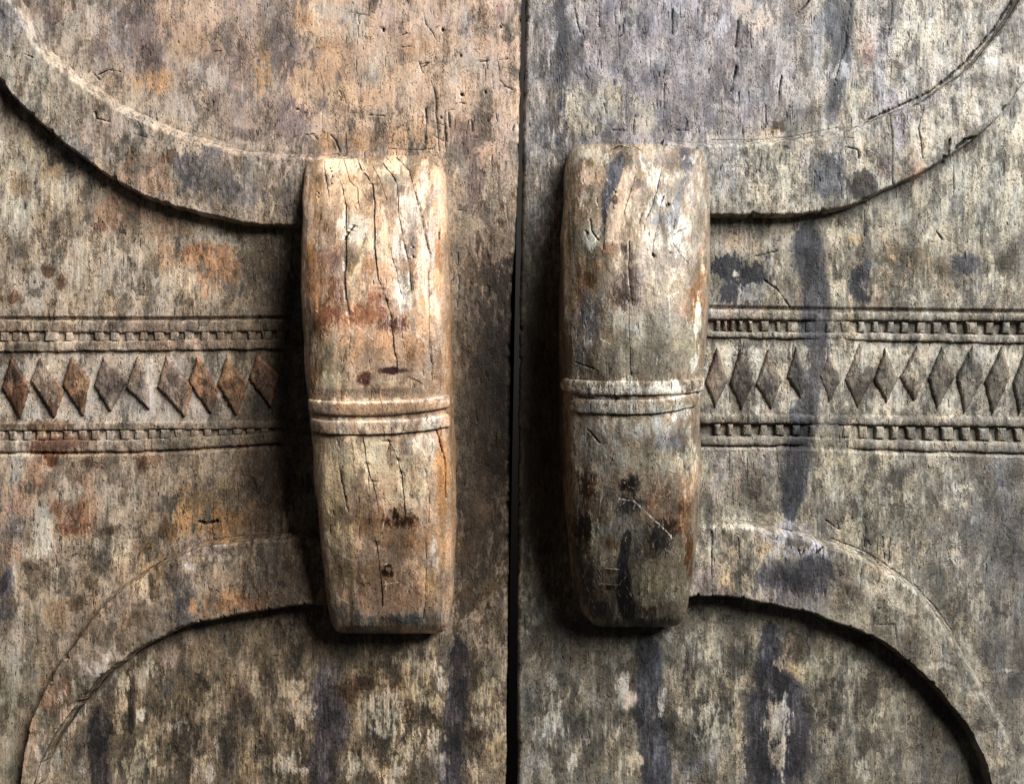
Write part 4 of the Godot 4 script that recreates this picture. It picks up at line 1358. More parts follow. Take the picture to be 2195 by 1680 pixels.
	s.crack([[970, 220], [1040, 300], [1130, 430], [1140, 700], [1200, 1050], [1260, 1260], [1290, 1520]], 1.9, 1.8, 0.93)
	s.crack([[1110, 150], [1250, 290], [1290, 400], [1370, 700], [1430, 1000], [1480, 1200]], 1.6, 1.4, 0.88)
	s.crack([[550, 170], [600, 290], [640, 400], [720, 470], [745, 700]], 1.1, 0.9, 0.8)
	s.crack([[860, 230], [960, 430], [1015, 600]], 1.1, 0.9, 0.75)
	s.crack([[1065, 1090], [1080, 1190], [1140, 1350], [1200, 1610]], 1.3, 1.0, 0.8)
	s.crack([[480, 720], [490, 1050]], 0.9, 0.6, 0.6)
	s.crack([[1000, 150], [1060, 215]], 1.4, 0.9, 0.8)
	s.crack([[320, 900], [325, 1270]], 0.9, 0.6, 0.55)
	s.crack([[600, 1000], [640, 940], [700, 870]], 3.6, 2.6, 0.72)
	for q in [[415, 262], [430, 292], [445, 350], [470, 375], [515, 420], [440, 424], [300, 520], [300, 560], [1300, 1080], [1300, 1180], [1290, 990]]:
		s.crack([q, [q[0] + 3, q[1] + 8]], 2.2, 2.0, 0.95)
	s.crack([[1590, 930], [1600, 990]], 2.4, 1.6, 0.85)
	s.view(0, 0, 1.0)
	s.scuffs(rng, 90, 810, 480, 140, 150, 0xE3D6BC, 14.0)
	s.scuffs(rng, 110, 800, 740, 130, 110, 0xC9AE8C, 14.0)
	s.scuffs(rng, 130, 820, 1150, 130, 190, 0xCFC2A4, 15.0)
	s.scuffs(rng, 130, 815, 800, 140, 480, 0x4A3524, 12.0)
	s.nicks(rng, 15, 920, 740, 44, 400, 16.0, 0.70, 0.01)
	s.nicks(rng, 7, 690, 800, 34, 420, 14.0, 0.70, 0.02)
	s.nicks(rng, 7, 800, 860, 120, 500, 14.0, 0.55, 0.07)


func stain_right_handle(s: Sheet, rng: RandomNumberGenerator) -> void:
	s.view(0, 0, 1.0)
	s.p(1110, 800, 95, 620, 0x37302A, 0.95, 0.3, 0.4)  # shade of the left side wall, put into the colour
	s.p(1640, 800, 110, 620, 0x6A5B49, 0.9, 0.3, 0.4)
	s.p(1250, 560, 70, 280, 0x64553F, 0.85, 0.4, 0.8)  # shading of the left third painted in
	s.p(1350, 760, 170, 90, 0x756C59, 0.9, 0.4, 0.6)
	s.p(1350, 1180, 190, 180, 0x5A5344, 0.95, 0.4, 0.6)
	s.p(1230, 1150, 60, 200, 0x3A3128, 0.85, 0.5, 0.7)  # shaded lower left edge painted darker
	s.view(1170.7, 292.7, 0.21777)
	s.p(420, 190, 280, 120, 0xA79A7F, 0.85)
	s.p(1100, 180, 300, 90, 0xA99c84, 0.85)
	s.p(380, 270, 100, 60, 0x5D472F, 0.88)
	s.p(300, 500, 140, 230, 0x96785F, 0.88)
	s.p(430, 450, 110, 160, 0xB38E6E, 0.85)
	s.p(360, 590, 90, 70, 0xC2B4A0, 0.75)
	s.p(250, 370, 60, 120, 0x6d573c, 0.7)
	s.p(900, 270, 110, 60, 0x7B7876, 0.85)
	s.p(800, 500, 140, 260, 0xC09F80, 0.9)
	s.p(700, 700, 90, 160, 0xBD9A78, 0.85)
	s.drip([[730, 140, 50], [690, 280, 80], [640, 400, 75], [570, 560, 58], [545, 700, 40], [530, 860, 24], [530, 1010, 14]], 0x59585D, 0.93, 0.45)
	s.p(640, 650, 46, 44, 0x3E2C20, 0.9)
	s.p(900, 480, 60, 60, 0x66564E, 0.88)
	s.p(820, 530, 40, 60, 0x7d6552, 0.75)
	s.p(850, 630, 70, 40, 0x97775a, 0.8)
	s.p(690, 920, 160, 200, 0xB69370, 0.88)
	s.p(1050, 420, 150, 160, 0xC9C1B0, 0.85, 0.4, 0.8)  # whites at the top carry some of the painted highlight
	s.p(950, 330, 80, 60, 0xBDb3a0, 0.8)
	s.p(1290, 400, 110, 90, 0xCBC4B6, 0.85, 0.4, 0.8)
	s.p(1390, 300, 100, 120, 0x656064, 0.92)
	s.p(1380, 160, 80, 60, 0x5B5658, 0.9)
	s.p(1180, 270, 110, 60, 0x897970, 0.85)
	s.p(1240, 200, 60, 40, 0x9c7f6b, 0.7)
	s.p(1470, 220, 50, 60, 0xB5AE9f, 0.7)
	s.p(1420, 370, 40, 40, 0xB5B0AA, 0.8)
	s.p(1410, 580, 95, 180, 0xD6D0C4, 0.9, 0.35, 0.9)  # highlight at the upper right, painted into the colour
	s.p(1120, 640, 110, 130, 0xC8BEAE, 0.85)
	s.p(1000, 720, 80, 110, 0xBFAF95, 0.85)
	s.p(1350, 900, 180, 150, 0xC0BAA6, 0.85, 0.4, 0.8)
	s.p(1200, 1040, 120, 100, 0xC6BFaa, 0.8)
	s.drip([[1420, 340, 50], [1340, 480, 44], [1290, 600, 40], [1230, 760, 60], [1190, 900, 56], [1130, 980, 36]], 0x75706F, 0.92, 0.5)
	s.p(1060, 850, 150, 48, 0x7C7776, 0.9, 0.4, 0.4, -0.35)
	s.p(1050, 1010, 190, 120, 0xB0A48D, 0.85)
	s.p(1300, 1150, 170, 150, 0xBEB59D, 0.88)
	s.p(1580, 700, 50, 240, 0x9C9584, 0.85)
	s.p(1560, 330, 50, 120, 0xC9A988, 0.8)
	s.p(410, 1010, 140, 120, 0x8E8C7B, 0.9)
	s.p(200, 900, 70, 320, 0x5B5139, 0.88)
	s.p(300, 770, 80, 90, 0x6C5842, 0.88)
	s.p(450, 850, 80, 80, 0xA08b72, 0.8)
	s.p(590, 1140, 120, 60, 0x8C6646, 0.9)
	s.p(730, 1120, 60, 60, 0x4A392F, 0.92)
	s.p(800, 1200, 60, 50, 0x6a5246, 0.8)
	s.p(620, 1290, 80, 60, 0xAE9c84, 0.8)
	s.p(460, 1290, 160, 90, 0x94734E, 0.88)
	s.p(360, 1420, 100, 80, 0x493725, 0.9)
	s.p(230, 1350, 60, 140, 0x6a4b30, 0.85)
	s.p(810, 1440, 140, 150, 0x57433A, 0.92)
	s.p(600, 1440, 120, 80, 0x887461, 0.85)
	s.p(1050, 1380, 120, 150, 0xA99d84, 0.85)
	s.p(1530, 1330, 100, 220, 0x8B6137, 0.9)
	s.p(1570, 1250, 40, 110, 0xC5b698, 0.8)
	s.p(1400, 1560, 180, 110, 0xA2693B, 0.9)
	s.p(1240, 1480, 70, 50, 0x8F7156, 0.85)
	s.p(1250, 1330, 90, 80, 0xA39a88, 0.8)
	s.p(400, 1600, 170, 90, 0x7F7865, 0.85)
	s.view(1134, 585.4, 0.4792)
	s.p(200, 90, 80, 110, 0x84603D, 0.85)
	s.p(250, 40, 40, 40, 0x5c4027, 0.8)
	s.p(420, 110, 80, 80, 0x49362C, 0.9)
	s.p(430, 60, 60, 60, 0x6d5546, 0.8)
	s.p(620, 90, 110, 80, 0xA79676, 0.85)
	s.p(760, 120, 70, 110, 0xA2693A, 0.9)
	s.p(690, 160, 60, 60, 0x9b6c45, 0.8)
	s.p(500, 300, 270, 140, 0x7E7561, 0.92)
	s.p(230, 210, 100, 130, 0x5B595B, 0.92)
	s.p(360, 230, 110, 60, 0x918b7c, 0.85)
	s.p(240, 380, 60, 60, 0x504b44, 0.85)
	s.p(700, 330, 110, 110, 0x8C8263, 0.85)
	s.p(600, 400, 120, 60, 0x776f5d, 0.7)
	s.p(770, 230, 30, 130, 0xBDb296, 0.85)
	s.drip([[760, 340, 20], [735, 420, 26], [715, 460, 20]], 0xC9C1A9, 0.85)
	s.p(450, 520, 330, 44, 0xC9C2AF, 0.95)
	s.p(450, 605, 300, 36, 0x968F7F, 0.92)
	s.p(350, 600, 80, 26, 0xA39d8d, 0.7)
	s.p(300, 740, 150, 110, 0x8C8A80, 0.9)
	s.p(620, 740, 150, 80, 0x7F7E7D, 0.92)
	s.p(450, 690, 160, 60, 0x9B9585, 0.88)
	s.p(680, 620, 80, 40, 0xB9b5a8, 0.85)
	s.p(480, 830, 140, 70, 0x908870, 0.85)
	s.p(720, 800, 56, 130, 0xC5B793, 0.92)
	s.p(620, 860, 80, 60, 0xA99b80, 0.8)
	s.p(350, 850, 100, 60, 0x817b6c, 0.8)
	s.p(430, 945, 64, 58, 0x2B2420, 0.95, 0.35)
	s.p(430, 1020, 80, 55, 0x3A3938, 0.92)
	s.p(230, 970, 70, 80, 0x493223, 0.92)
	s.p(340, 980, 50, 70, 0x6f6555, 0.8)
	s.p(580, 1030, 90, 120, 0x75543A, 0.85)
	s.p(700, 1030, 80, 130, 0xA2714A, 0.92)
	s.p(690, 1050, 50, 40, 0x5c381f, 0.8)
	s.p(730, 960, 50, 50, 0xB7936b, 0.85)
	s.p(620, 1130, 90, 44, 0x452B19, 0.92)
	s.p(700, 1120, 40, 60, 0x90603a, 0.85)
	s.p(210, 1140, 80, 90, 0x2D231C, 0.92)
	s.p(290, 1060, 60, 70, 0x716344, 0.8)
	s.p(400, 1150, 130, 56, 0x6E6A5F, 0.9)
	s.p(560, 1200, 80, 90, 0x32302D, 0.95)
	s.p(470, 1230, 60, 80, 0x58564d, 0.8)
	s.p(300, 1260, 90, 80, 0x8A7E5E, 0.9)
	s.p(340, 1200, 36, 36, 0x553a22, 0.85)
	s.p(350, 1320, 40, 20, 0x48321d, 0.85)
	s.p(550, 1360, 140, 130, 0x7B7055, 0.9)
	s.p(680, 1330, 60, 60, 0x6b614a, 0.8)
	s.p(735, 1230, 36, 130, 0x68401F, 0.92)
	s.p(640, 1460, 110, 90, 0x80785F, 0.9)
	s.p(340, 1400, 46, 30, 0x392718, 0.9)
	s.p(380, 1450, 90, 40, 0x7d7157, 0.7)
	s.p(290, 1490, 90, 60, 0x4C4739, 0.9)
	s.p(540, 1510, 40, 24, 0x3d3526, 0.8)
	s.p(250, 1400, 60, 100, 0x4c463b, 0.8)
	s.drip([[430, 1130, 15], [405, 1280, 24], [410, 1400, 34], [430, 1500, 40], [450, 1580, 40]], 0x323130, 0.95, 0.35)
	s.p(520, 1565, 190, 22, 0x35332F, 0.9)
	s.fibre(450, 500, 400, 60, 0.9)
	s.fibre(250, 1050, 130, 180, 0.9)
	s.fibre(680, 1050, 100, 160, 0.9)
	s.fibre(200, 250, 110, 400, 0.7)
	s.fibre(750, 250, 60, 200, 0.9)
	s.checks(450, 560, 350, 120, 0.6)
	s.checks(200, 100, 120, 500, 0.55)
	for q in [[[310, 930], [295, 1040], [288, 1110]], [[180, 840], [190, 1000], [188, 1080]], [[605, 10], [608, 150], [604, 230]], [[520, 85], [600, 112], [660, 90]], [[250, 690], [235, 760], [228, 810]], [[545, 375], [545, 410]], [[370, 1000], [450, 1010], [640, 1180]], [[320, 1310], [390, 1315]], [[300, 1380], [380, 1385]], [[430, 0], [432, 60]], [[660, 160], [690, 200], [700, 250]], [[300, 300], [360, 330]], [[700, 880], [725, 940]], [[210, 1350], [250, 1420]]]:
		s.scratch(q, 0xC9BFA6, 1.7, 0.8)
	s.crack([[425, 130], [432, 280], [436, 460]], 1.5, 1.2, 0.88)
	s.crack([[320, 380], [325, 460]], 1.3, 1.0, 0.8)
	s.crack([[240, 700], [290, 755]], 2.2, 1.6, 0.85)
	s.crack([[185, 400], [270, 430]], 1.4, 0.9, 0.7)
	s.crack([[600, 230], [590, 430]], 1.0, 0.7, 0.6)
	s.crack([[680, 780], [690, 870]], 1.3, 0.9, 0.8)
	s.crack([[450, 660], [452, 720]], 1.4, 1.0, 0.85)
	s.crack([[525, 655], [522, 720]], 1.2, 0.9, 0.8)
	s.crack([[360, 800], [345, 850]], 1.2, 0.9, 0.8)
	s.view(1170.7, 292.7, 0.21777)
	s.crack([[1140, 300], [1060, 560], [1010, 700], [950, 850]], 1.4, 1.1, 0.82)
	s.crack([[1130, 600], [1090, 720], [1070, 860], [1020, 1060], [1000, 1190]], 1.6, 1.2, 0.88)
	s.crack([[850, 420], [790, 620], [745, 760], [740, 900]], 1.3, 1.0, 0.8)
	s.crack([[530, 860], [535, 1080], [520, 1200]], 1.7, 1.2, 0.88)
	s.crack([[780, 1060], [778, 1300], [785, 1500], [800, 1680]], 1.8, 1.4, 0.88)
	s.crack([[385, 820], [400, 930], [470, 1030]], 1.9, 1.2, 0.85)
	s.crack([[1210, 1060], [1290, 1180], [1390, 1260]], 1.4, 1.0, 0.85)
	s.crack([[1360, 915], [1280, 950], [1220, 990]], 1.4, 1.0, 0.8)
	s.crack([[905, 790], [880, 880]], 1.6, 1.1, 0.85)
	s.crack([[1250, 840], [1230, 930]], 1.8, 1.1, 0.85)
	s.crack([[610, 135], [700, 98], [810, 120]], 2.2, 1.3, 0.9)
	s.crack([[850, 105], [940, 155]], 1.3, 0.8, 0.7)
	for q in [[1150, 690], [1010, 1190], [1190, 1090], [1175, 1160], [1660, 700], [660, 560], [345, 950], [1170, 680], [955, 1130]]:
		s.crack([q, [q[0] + 5, q[1] + 14]], 2.4, 2.0, 0.93)
	s.scratch([[770, 1040], [770, 1250], [776, 1480]], 0xD6CCB6, 1.2, 0.75)
	s.view(0, 0, 1.0)
	s.scuffs(rng, 140, 1370, 480, 140, 170, 0xD6CFBF, 15.0)
	s.scuffs(rng, 170, 1360, 760, 150, 120, 0xA9A28F, 15.0)
	s.scuffs(rng, 240, 1350, 1150, 140, 190, 0xB5AB92, 16.0)
	s.scuffs(rng, 200, 1350, 1100, 150, 260, 0x2B241C, 13.0)
	s.scuffs(rng, 120, 1250, 620, 60, 300, 0x3B3022, 15.0)
	s.nicks(rng, 19, 1250, 640, 50, 330, 18.0, 0.86, 0.02)
	s.nicks(rng, 14, 1360, 850, 130, 34, 22.0, 0.86, 0.01)
	s.nicks(rng, 11, 1360, 700, 130, 380, 18.0, 0.70, 0.03)
	s.nicks(rng, 10, 1480, 760, 30, 440, 18.0, 0.78, 0.03)


# ---------------------------------------------------------------------------------------------
# Shapes
# ---------------------------------------------------------------------------------------------
var wobble := FastNoiseLite.new()
var facets := FastNoiseLite.new()


func spot(x: float, y: float, z: float) -> Vector3:
	# design units and a height over the door's face in metres -> the scene
	return Vector3((x - CX) * U, (CY - y) * U, z)


func seen(x: float, y: float, z: float) -> Vector2:
	# a thing measured on the photograph at a height z lies that much nearer the lens axis
	return Vector2(CX + (x - CX) * (1.0 - z / EYE), CY + (y - CY) * (1.0 - z / EYE))


func follow(p: PackedVector2Array, x: float) -> float:
	# a smooth curve y(x) through points that are sorted by x
	var n := p.size()
	if x <= p[0].x:
		return p[0].y
	for i in n - 1:
		if x <= p[i + 1].x:
			var a := p[maxi(i - 1, 0)]; var b := p[i]; var c := p[i + 1]; var d := p[mini(i + 2, n - 1)]
			var t := (x - b.x) / (c.x - b.x)
			var m0 := (c.y - a.y) / maxf(c.x - a.x, 0.001) * (c.x - b.x)
			var m1 := (d.y - b.y) / maxf(d.x - b.x, 0.001) * (c.x - b.x)
			var t2 := t * t; var t3 := t2 * t
			return (2 * t3 - 3 * t2 + 1) * b.y + (t3 - 2 * t2 + t) * m0 + (-2 * t3 + 3 * t2) * c.y + (t3 - t2) * m1
	return p[n - 1].y


func points(flat: Array) -> PackedVector2Array:
	var v := PackedVector2Array()
	for i in range(0, flat.size(), 2):
		v.append(Vector2(flat[i], flat[i + 1]))
	return v


func weave(nx: int, ny: int, pts: PackedVector3Array, uvs: PackedVector2Array, flip := false) -> ArrayMesh:
	# a sheet of nx by ny points with smooth normals
	var normals := PackedVector3Array()
	normals.resize(nx * ny)
	for j in ny:
		var ju := maxi(j - 1, 0) * nx; var jd := mini(j + 1, ny - 1) * nx
		for i in nx:
			var across := pts[j * nx + mini(i + 1, nx - 1)] - pts[j * nx + maxi(i - 1, 0)]
			var down := pts[jd + i] - pts[ju + i]
			var n := down.cross(across)
			normals[j * nx + i] = (-n if flip else n).normalized()
	var index := PackedInt32Array()
	index.resize((nx - 1) * (ny - 1) * 6)
	var o := 0
	for j in ny - 1:
		for i in nx - 1:
			var a := j * nx + i; var b := a + 1; var c := a + nx; var d := c + 1
			if flip:
				index[o] = a; index[o + 1] = d; index[o + 2] = b; index[o + 3] = a; index[o + 4] = c; index[o + 5] = d
			else:
				index[o] = a; index[o + 1] = b; index[o + 2] = d; index[o + 3] = a; index[o + 4] = d; index[o + 5] = c
			o += 6
	var arrays := []
	arrays.resize(Mesh.ARRAY_MAX)
	arrays[Mesh.ARRAY_VERTEX] = pts
	arrays[Mesh.ARRAY_NORMAL] = normals
	arrays[Mesh.ARRAY_TEX_UV] = uvs
	arrays[Mesh.ARRAY_INDEX] = index
	var m := ArrayMesh.new()
	m.add_surface_from_arrays(Mesh.PRIMITIVE_TRIANGLES, arrays)
	return m


func part(called: String, mesh: Mesh, skin: Material, parent: Node3D, label := "") -> MeshInstance3D:
	var o := MeshInstance3D.new()
	o.name = called
	o.mesh = mesh
	o.material_override = skin
	var above := Vector3.ZERO
	var up: Node = parent
	while up is Node3D and up != self:
		above += up.position
		up = up.get_parent()
	o.position = -above
	parent.add_child(o, true)
	if label:
		o.set_meta("label", label)
	return o


func thing(called: String, label: String, category: String, at: Vector3, group: String) -> Node3D:
	var o := Node3D.new()
	o.name = called
	o.position = at
	add_child(o, true)
	o.set_meta("label", label)
	o.set_meta("category", category)
	o.set_meta("group", group)
	return o


class Arc:
	# a curved moulding: a centre and two edges given as radius over angle
	var c := Vector2.ZERO
	var outer: PackedVector2Array
	var inner: PackedVector2Array

	func _init(centre: Vector2, out_pts: PackedVector2Array, in_pts: PackedVector2Array) -> void:
		c = centre
		outer = turn(out_pts); inner = turn(in_pts)

	func turn(p: PackedVector2Array) -> PackedVector2Array:
		var list := []
		for q in p:
			list.append(Vector2(fposmod((q - c).angle(), TAU), (q - c).length()))
		list.sort_custom(func(a, b): return a.x < b.x)
		return PackedVector2Array(list)


func moulding(arc: Arc, from: float, to: float, z: float, foot: float, inside: float, outer_from: float, outer_to: float, inner_from: float, inner_to: float, sheet: Sheet) -> ArrayMesh:
	# from, to in degrees; z: height of the face; bevels in design units (small = a steep wall)
	var n := int(absf(to - from) * PI / 180.0 * arc.outer[0].y / 2.6)
	var steps := []
	for q in [0.0, 0.35, 0.75, 0.93]:
		steps.append(Vector3(0, q, 0))
	for i in 44:
		steps.append(Vector3(1, i / 43.0, 0))
	for q in [0.93, 0.75, 0.5, 0.25, 0.0]:
		steps.append(Vector3(2, q, 0))
	var ny := steps.size()
	var pts := PackedVector3Array(); var uvs := PackedVector2Array()
	pts.resize((n + 1) * ny); uvs.resize((n + 1) * ny)
	for i in n + 1:
		var a := deg_to_rad(lerpf(from, to, float(i) / n))
		var aa := fposmod(a, TAU)
		var dir := Vector2(cos(a), sin(a))
		var l := a * 700.0
		var outer_bevel := lerpf(outer_from, outer_to, smoothstep(0.05, 0.75, float(i) / n))
		var ow := clampf((outer_bevel - 8.0) / 16.0, 0.0, 1.0)
		var inner_bevel := lerpf(inner_from, inner_to, float(i) / n)
		var iw := clampf((inner_bevel - 8.0) / 16.0, 0.0, 1.0)
		var big := follow(arc.outer, aa) + wobble.get_noise_2d(l * 0.35, 10.0) * 5.0 + wobble.get_noise_2d(l * 2.2, 60.0) * 1.6 - maxf(wobble.get_noise_2d(l * 1.1, 140.0) - 0.3, 0.0) * 22.0
		var small := follow(arc.inner, aa) + wobble.get_noise_2d(l * 0.35, 200.0) * 5.0 + wobble.get_noise_2d(l * 2.0, 260.0) * 1.0 + maxf(wobble.get_noise_2d(l * 1.1, 340.0) - 0.33, 0.0) * 16.0
		for j in ny:
			var s: Vector3 = steps[j]
			var rad := 0.0; var h := 0.0
			if s.x == 0:
				# a rounded shoulder where it is steep, a slope where it is cut back
				rad = big - outer_bevel * lerpf(1.0 - sqrt(maxf(1.0 - s.y * s.y, 0.0)), s.y, ow)
				h = lerpf(foot, z, lerpf(s.y, sin(s.y * PI / 2.0), ow))
			elif s.x == 1:
				rad = lerpf(big - outer_bevel, small + inner_bevel, s.y)
				h = z
			else:
				rad = small + inner_bevel * lerpf(1.0 - sqrt(maxf(1.0 - s.y * s.y, 0.0)), s.y, iw)
				h = lerpf(inside, z, lerpf(s.y, sin(s.y * PI / 2.0), iw))
			var d := arc.c + dir * rad
			var q := seen(d.x, d.y, z)
			h += sheet.depth(q.x, q.y)
			if not (s.x != 1 and s.y == 0.0):
				h += wobble.get_noise_2d(d.x * 0.5, d.y * 0.5) * 0.0009 + wobble.get_noise_2d(d.x * 2.2, d.y * 1.3) * 0.0005
			pts[j * (n + 1) + i] = spot(q.x, q.y, h)
			# the walls carry the grain round the edge instead of stretching it
			var wrap := 0.0 if s.x == 1 else (z - h) / U * (1.0 if s.x == 0 else -1.0)
			uvs[j * (n + 1) + i] = sheet.uv(q.x + dir.x * wrap, q.y + dir.y * wrap)
	return weave(n + 1, ny, pts, uvs, (to > from))


func rail(x0: float, x1: float, top: PackedVector2Array, bottom: PackedVector2Array, z: float, floor_: float, sheet: Sheet, worn := Vector3(0, 0, 0)) -> ArrayMesh:
	# a carved fillet; worn: from x, to x, metres lost there
	var n := int((x1 - x0) / 3.0)
	var across := [[0.0, 0.0], [0.02, 0.6], [0.08, 0.9], [0.2, 1.0], [0.4, 1.03], [0.6, 1.03], [0.8, 1.0], [0.92, 0.88], [0.98, 0.55], [1.0, 0.0]]
	var ny := across.size()
	var pts := PackedVector3Array(); var uvs := PackedVector2Array()
	pts.resize((n + 1) * ny); uvs.resize((n + 1) * ny)
	for i in n + 1:
		var x := lerpf(x0, x1, float(i) / n)
		var lost := worn.z * smoothstep(worn.x - 40.0, worn.x + 20.0, x) * (1.0 - smoothstep(worn.y - 20.0, worn.y + 50.0, x)) if worn.z > 0.0 else 0.0
		var yt := follow(top, x) + wobble.get_noise_2d(x * 0.8, top[0].y) * 2.4 + wobble.get_noise_2d(x * 4.0, top[0].y) * 1.2
		var yb := follow(bottom, x) + wobble.get_noise_2d(x * 0.8, bottom[0].y + 77.0) * 2.4 + wobble.get_noise_2d(x * 4.0, bottom[0].y) * 1.2
		var chip := maxf(wobble.get_noise_2d(x * 0.7, top[0].y * 3.0) - 0.1, 0.0) * 0.003 + wobble.get_noise_2d(x * 3.0, top[0].y * 3.0) * 0.0004
		for j in ny:
			var y: float = lerpf(yt, yb, across[j][0])
			var h: float = lerpf(floor_, z - lost - chip, across[j][1])
			h += sheet.depth(x, y) * 0.8 + wobble.get_noise_2d(x * 2.0, y * 5.0) * 0.0004
			pts[j * (n + 1) + i] = spot(x, y, h)
			uvs[j * (n + 1) + i] = sheet.uv(x, y)
	return weave(n + 1, ny, pts, uvs)


func plateau(outline: PackedVector2Array, z: float, floor_: float, slope: float, sheet: Sheet, dome := 0.0) -> ArrayMesh:
	# a raised carved piece: an outline (clockwise on the picture), edges cut with the knife, a slightly uneven top
	var rim := PackedVector2Array()
	for i in outline.size():
		var a := outline[i]; var b := outline[(i + 1) % outline.size()]
		var n := maxi(2, int(a.distance_to(b) / 5.0))
		for k in n:
			var q := a.lerp(b, float(k) / n)
			rim.append(q + Vector2(wobble.get_noise_2d(q.x * 5.0, q.y * 5.0), wobble.get_noise_2d(q.y * 5.0, q.x * 5.0 + 90.0)) * 2.6)
	var mid := Vector2.ZERO
	for q in rim:
		mid += q
	mid /= rim.size()
	var nx := rim.size() + 1
	var rings := [[0.0, 0.0], [0.35 * slope, 0.7], [slope, 1.0], [slope + 0.12, 1.02], [slope + 0.3, 1.03], [0.62, 1.03], [0.8, 1.03], [0.97, 1.03]]
	var ny := rings.size()
	var pts := PackedVector3Array(); var uvs := PackedVector2Array()
	pts.resize(nx * ny); uvs.resize(nx * ny)
	for j in ny:
		for i in nx:
			var q := rim[i % rim.size()].lerp(mid, rings[j][0])
			var h: float = lerpf(floor_, z, rings[j][1])
			h += sheet.depth(q.x, q.y) * 0.8 + wobble.get_noise_2d(q.x * 2.5, q.y * 2.0) * 0.0007 * rings[j][1]
			h += dome * (rings[j][0] - 0.5 * rings[j][0] * rings[j][0])
			pts[j * nx + i] = spot(q.x, q.y, h)
			uvs[j * nx + i] = sheet.uv(q.x, q.y)
	return weave(nx, ny, pts, uvs)


func tooth(x0: float, x1: float, y0: float, y1: float, z: float, floor_: float, sheet: Sheet, rng: RandomNumberGenerator) -> ArrayMesh:
	var j := func() -> float: return rng.randf_range(-2.4, 2.4)
	var o := PackedVector2Array([Vector2(x0 + j.call(), y0), Vector2(x1 + j.call(), y0), Vector2(x1 + j.call(), y1), Vector2(x0 + j.call(), y1)])
	var mid := (o[0] + o[2]) * 0.5
	z -= maxf(rng.randfn(0.0, 0.0008), -0.0004)
	var pts := PackedVector3Array(); var uvs := PackedVector2Array()
	var tilt := Vector2(rng.randf_range(-0.00003, 0.00003), rng.randf_range(-0.00002, 0.00002))
	for ring in [[0.0, 0.0], [0.08, 0.8], [0.3, 1.0], [0.98, 1.0]]:
		for i in 9:
			var a := o[(i / 2) % 4]; var b := o[(i / 2 + 1) % 4]
			var q := (a if i % 2 == 0 else (a + b) * 0.5).lerp(mid, ring[0])
			pts.append(spot(q.x, q.y, lerpf(floor_, z, ring[1]) + (q - mid).dot(tilt) + sheet.depth(q.x, q.y) * 0.5))
			uvs.append(sheet.uv(q.x, q.y))
	return weave(9, 4, pts, uvs)


class Grip:
	# a carved pull: width and height along its length, a rounded section
	var rows: Array
	var sheet: Sheet
	var mid := 0.0
	var power := 3.2
	var foot := -0.007
	var waist := 0.9

	func column(k: int) -> PackedVector2Array:
		var v := PackedVector2Array()
		for r in rows:
			v.append(Vector2(r[0], r[k]))
		return v


func grip_at(g: Grip, cols: Array, y: float, a: float, lift: float) -> Vector3:
	# a runs from PI (left foot) to 0 (right foot); the sides stand a little undercut below the shoulder
	var h := maxf(follow(cols[2], y), 0.2) * 0.001
	var zm := h * 0.5
	var l := seen(follow(cols[0], y), y, zm).x
	var r := seen(follow(cols[1], y), y, zm).x
	var yy := seen(0.0, y, h * 0.75).y
	var t := 1.0 - a / PI
	var half := (r - l) * 0.5
	var x := (l + r) * 0.5
	var z := 0.0
	var out := Vector3.ZERO
	if t < 0.14 or t > 0.86:
		var s := (t if t < 0.5 else 1.0 - t) / 0.14
		var side := -1.0 if t < 0.5 else 1.0
		x += side * half * lerpf(g.waist, 1.0, sin(s * PI * 0.5))
		z = lerpf(g.foot, zm, s)
		out = Vector3(side, 0, 0)
	else:
		var q := PI * (1.0 - (t - 0.14) / 0.72)
		var cs := cos(q); var sn := sin(q)
		var e := 2.0 / g.power
		x += half * signf(cs) * pow(absf(cs), e)
		z = zm + (h - zm) * pow(absf(sn), e)
		out = Vector3(signf(cs) * pow(absf(cs), 1.6), 0.0, pow(absf(sn), 0.8)).normalized()
	return spot(x, yy, z) + out * lift


func grip_mesh(g: Grip, n: int) -> ArrayMesh:
	var cols := [g.column(1), g.column(2), g.column(3)]
	var top: float = g.rows[0][0]; var bottom: float = g.rows[g.rows.size() - 1][0]
	var ys := PackedFloat32Array()
	var y := top
	while y < bottom:
		ys.append(y)
		var near := minf(y - top, bottom - y)
		y += 0.35 if near < 5.0 else (1.0 if near < 25.0 else 2.4)
	ys.append(bottom)
	var ny := ys.size()
	var pts := PackedVector3Array(); var uvs := PackedVector2Array()
	pts.resize((n + 1) * ny); uvs.resize((n + 1) * ny)
	for j in ny:
		y = ys[j]
		var along := PackedFloat32Array()
		var row := PackedVector3Array()
		var total := 0.0
		for i in n + 1:
			var p := grip_at(g, cols, y, section_angle(float(i) / n), 0.0)
			if i > 0:
				total += p.distance_to(row[i - 1])
			row.append(p)
			along.append(total)
		var centre := along[n / 2]
		var ends := clampf(minf(y - top, bottom - y) / 12.0, 0.0, 1.0)
		var xc := (follow(cols[0], y) + follow(cols[1], y)) * 0.5
		for i in n + 1:
			var sx := xc + (along[i] - centre) / U * 1.045
			var uneven := wobble.get_noise_2d(sx * 0.4, y * 0.2) * 0.0009 + wobble.get_noise_2d(sx * 0.8, y * 0.06 + 400.0) * 0.0010 + wobble.get_noise_2d(sx * 1.6, y * 0.5) * 0.00025 + facets.get_noise_2d(sx * 1.0 + wobble.get_noise_2d(y, sx) * 12.0, y * 0.45) * 0.0019
			pts[j * (n + 1) + i] = grip_at(g, cols, y, section_angle(float(i) / n), (g.sheet.depth(sx, y) + uneven) * ends)
			uvs[j * (n + 1) + i] = g.sheet.uv(sx, y)
	return weave(n + 1, ny, pts, uvs)


